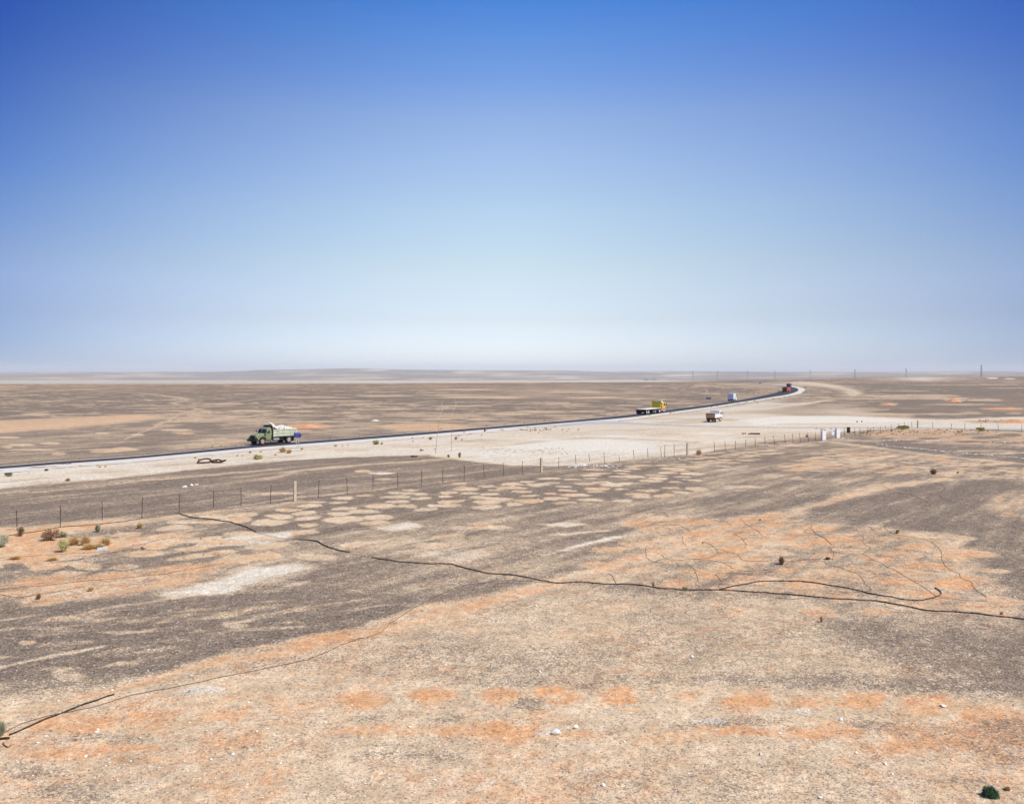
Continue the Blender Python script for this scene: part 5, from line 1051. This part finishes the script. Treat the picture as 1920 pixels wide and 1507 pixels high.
debris(1395, 813.5, 7, 1.8, 'smaller dark scrap left of the strewn one', rust, 3, 3)
debris(790, 845, 8, 3, 'small reddish pile of broken bricks by the left pole', redc, 4, 5, 'brick_pile', 'bricks')
debris(908, 809, 5, 5, 'small reddish brown stump on the verge', rust, 5, 3, 'stump', 'stump')
debris(1438, 835, 6, 2.5, 'white plastic bag caught under the fence', whitewash, 6, 3, 'plastic_bag', 'bag')
debris(1585, 822, 15, 1.5, 'low white rubble at the foot of the right gate pillar', chalk, 7, 6, 'rubble_pile', 'rubble')
debris(1785, 804, 5, 2.2, 'white sack lying behind the right-hand fence', whitewash, 8, 3, 'sack', 'sack')
debris(1607, 791, 2, 2, 'left of two small dark drums on the pale sand', dark, 9, 2, 'drum', 'drum'); debris(1615.5, 791, 2, 2, 'right of two small dark drums on the pale sand', dark, 10, 2, 'drum', 'drum')
debris(1162, 789, 10, 1.6, 'pale bluish pile of grit at the road junction', mat('bluish_grit', (.62,.68,.74), .9), 12, 6, 'grit_pile', 'grit')
debris(1565, 845+0, 0.1, .1, '', whitewash, 13, 1) if False else None
o_ = debris(208, 1029, 18, 2.5, 'pale grey flat slab lying askew right of the tussocks', mat('grey_slab', (.50,.52,.50), .8), 14, 1, 'concrete_slab', 'slab'); o_.rotation_euler = (R(6), 0, R(22)); o_.scale = (2.6, 1.6, .5)
debris(558, 845, 22, 1.2, 'low white rubble at the foot of the blue sign poles', chalk, 15, 8, 'rubble_pile', 'rubble')

# ------------------------------------------------------------------ far buildings, pylons
t = empty('tree_clump', (0, 0, 0), 0, 'tiny dark clump of trees far off on the pale flat', 'trees'); t.location = ((1218-UC)/F*8200, 8200, -62)
for i, x in enumerate((-22, -13, -6, 10, 19, 27)):
    vs, fs = leafy(500, 4.5, 5, .8, 70+i); o_ = nmesh('crown', [(q[0]+x, q[1], q[2]+1.0) for q in vs], fs, greenl, t); bm = bmesh.new(); tube(bm, [(x,0,-.2),(x,0,2.0)], .25, 6); link('trunk', bm, wood, t)
t.scale = (2.2, 1, 2.2)
t = empty('house', ((1243-UC)/F*8400, 8400, -62), R(12), 'small pale flat-roofed house far off right of the tree clump', 'house'); vbox('wall', whitewash, t, (-8,8,-4,4,0,3.4), bev=.02); vbox('roof', concrete, t, (-8.3,8.3,-4.3,4.3,3.402,3.7), bev=.02); vbox('window', glass, t, (-5,-3.6,-4.05,-4.005,1.2,2.3), (2,3.4,-4.05,-4.005,1.2,2.3), bev=.01); vbox('door', rust, t, (-1,.2,-4.06,-4.005,0,2.2), bev=.01); t.scale = (1.6, 1.6, 1.6)
def pylon(label, u, vbase, vtop, grp):
    D = {1840:3400, 1699:4300, 1603:4900, 1519:5600}.get(u, 5600); X = (u-UC)/F*D; z1 = H+(VH-vtop)*D/F; z0 = -float(np.interp(u, [1200, 1400, 1550, 1700, 1900], [62, 48, 30, 18, 12])); h = z1-z0
    t = empty('pylon', (X, D, z0), R(20), label, 'pylon', grp); k = 1.1 if D < 5000 else .65
    w0, w1 = h*.085, h*.014
    def leg(sx, sy): bm = bmesh.new(); tube(bm, [(sx*w0,sy*w0,0),(sx*w1*1.6,sy*w1*1.6,h*.62),(sx*w1,sy*w1,h)], .30*k, 4); link('leg', bm, pylonm, t)
    for sx, sy in ((-1,-1),(1,-1),(1,1),(-1,1)): leg(sx, sy)
    bm = bmesh.new(); n = 7
    for i in range(n):
        za, zb = h*i/n*.95, h*(i+1)/n*.95; wa, wb = [w0+(w1*1.6-w0)*min(1, z_/h/.62) for z_ in (za, zb)]
        for (ax_, ay_), (bx_, by_) in (((-1,-1),(1,-1)),((1,-1),(1,1)),((1,1),(-1,1)),((-1,1),(-1,-1))):
            tube(bm, [(ax_*wa,ay_*wa,za),(bx_*wb,by_*wb,zb)], .15*k, 3, False); tube(bm, [(bx_*wa,by_*wa,za),(ax_*wb,ay_*wb,zb)], .15*k, 3, False)
    link('bracing', bm, pylonm, t)
    for q in (.68, .80, .92):
        bm = bmesh.new(); a_ = h*.13*(1.1-abs(q-.8)); tube(bm, [(-a_,0,h*q),(0,0,h*q+1.5)], .22*k, 4); tube(bm, [(0,0,h*q+1.5),(a_,0,h*q)], .22*k, 4); tube(bm, [(-a_,0,h*q),(a_,0,h*q)], .22*k, 4); link('crossarm', bm, pylonm, t)
PG = 'pylons along the horizon'
for u, vb, vt, lab in ((1840,704,683.5,'nearest and tallest lattice pylon on the horizon, at far right'),(1699,706,690.5,'second lattice pylon from the right on the horizon'),(1603,706,692,'third lattice pylon from the right on the horizon'),(1519,705,692.5,'fourth lattice pylon from the right, right of the bend'),(1453,704,693.5,'faint lattice pylon left of the lorries on the bend'),(1402,703,694,'faint lattice pylon above the far end of the road'),(1345,702,694,'faint lattice pylon above the pale marker board'),(1299,702,694.5,'faint lattice pylon above the flat plain right of the house')): pylon(lab, u, vb, vt, PG)

# ------------------------------------------------------------------ desert haze
bm = bmesh.new(); bx(bm, -36000, 36000, -1500, 29000, -120, 220); hz = bpy.data.meshes.new('haze'); bm.to_mesh(hz); bm.free()
m = bpy.data.materials.new('haze_air'); m.use_nodes = True; n_ = m.node_tree.nodes; n_.remove(n_['Principled BSDF']); pv = n_.new('ShaderNodeVolumePrincipled'); pv.inputs['Color'].default_value = (.88, .96, 1.0, 1); pv.inputs['Density'].default_value = HAZE; pv.inputs['Anisotropy'].default_value = 0.0
m.node_tree.links.new(pv.outputs[0], n_['Material Output'].inputs['Volume']); hz.materials.append(m); ho_ = bpy.data.objects.new('haze', hz); C.objects.link(ho_); tag(ho_, kind='stuff')
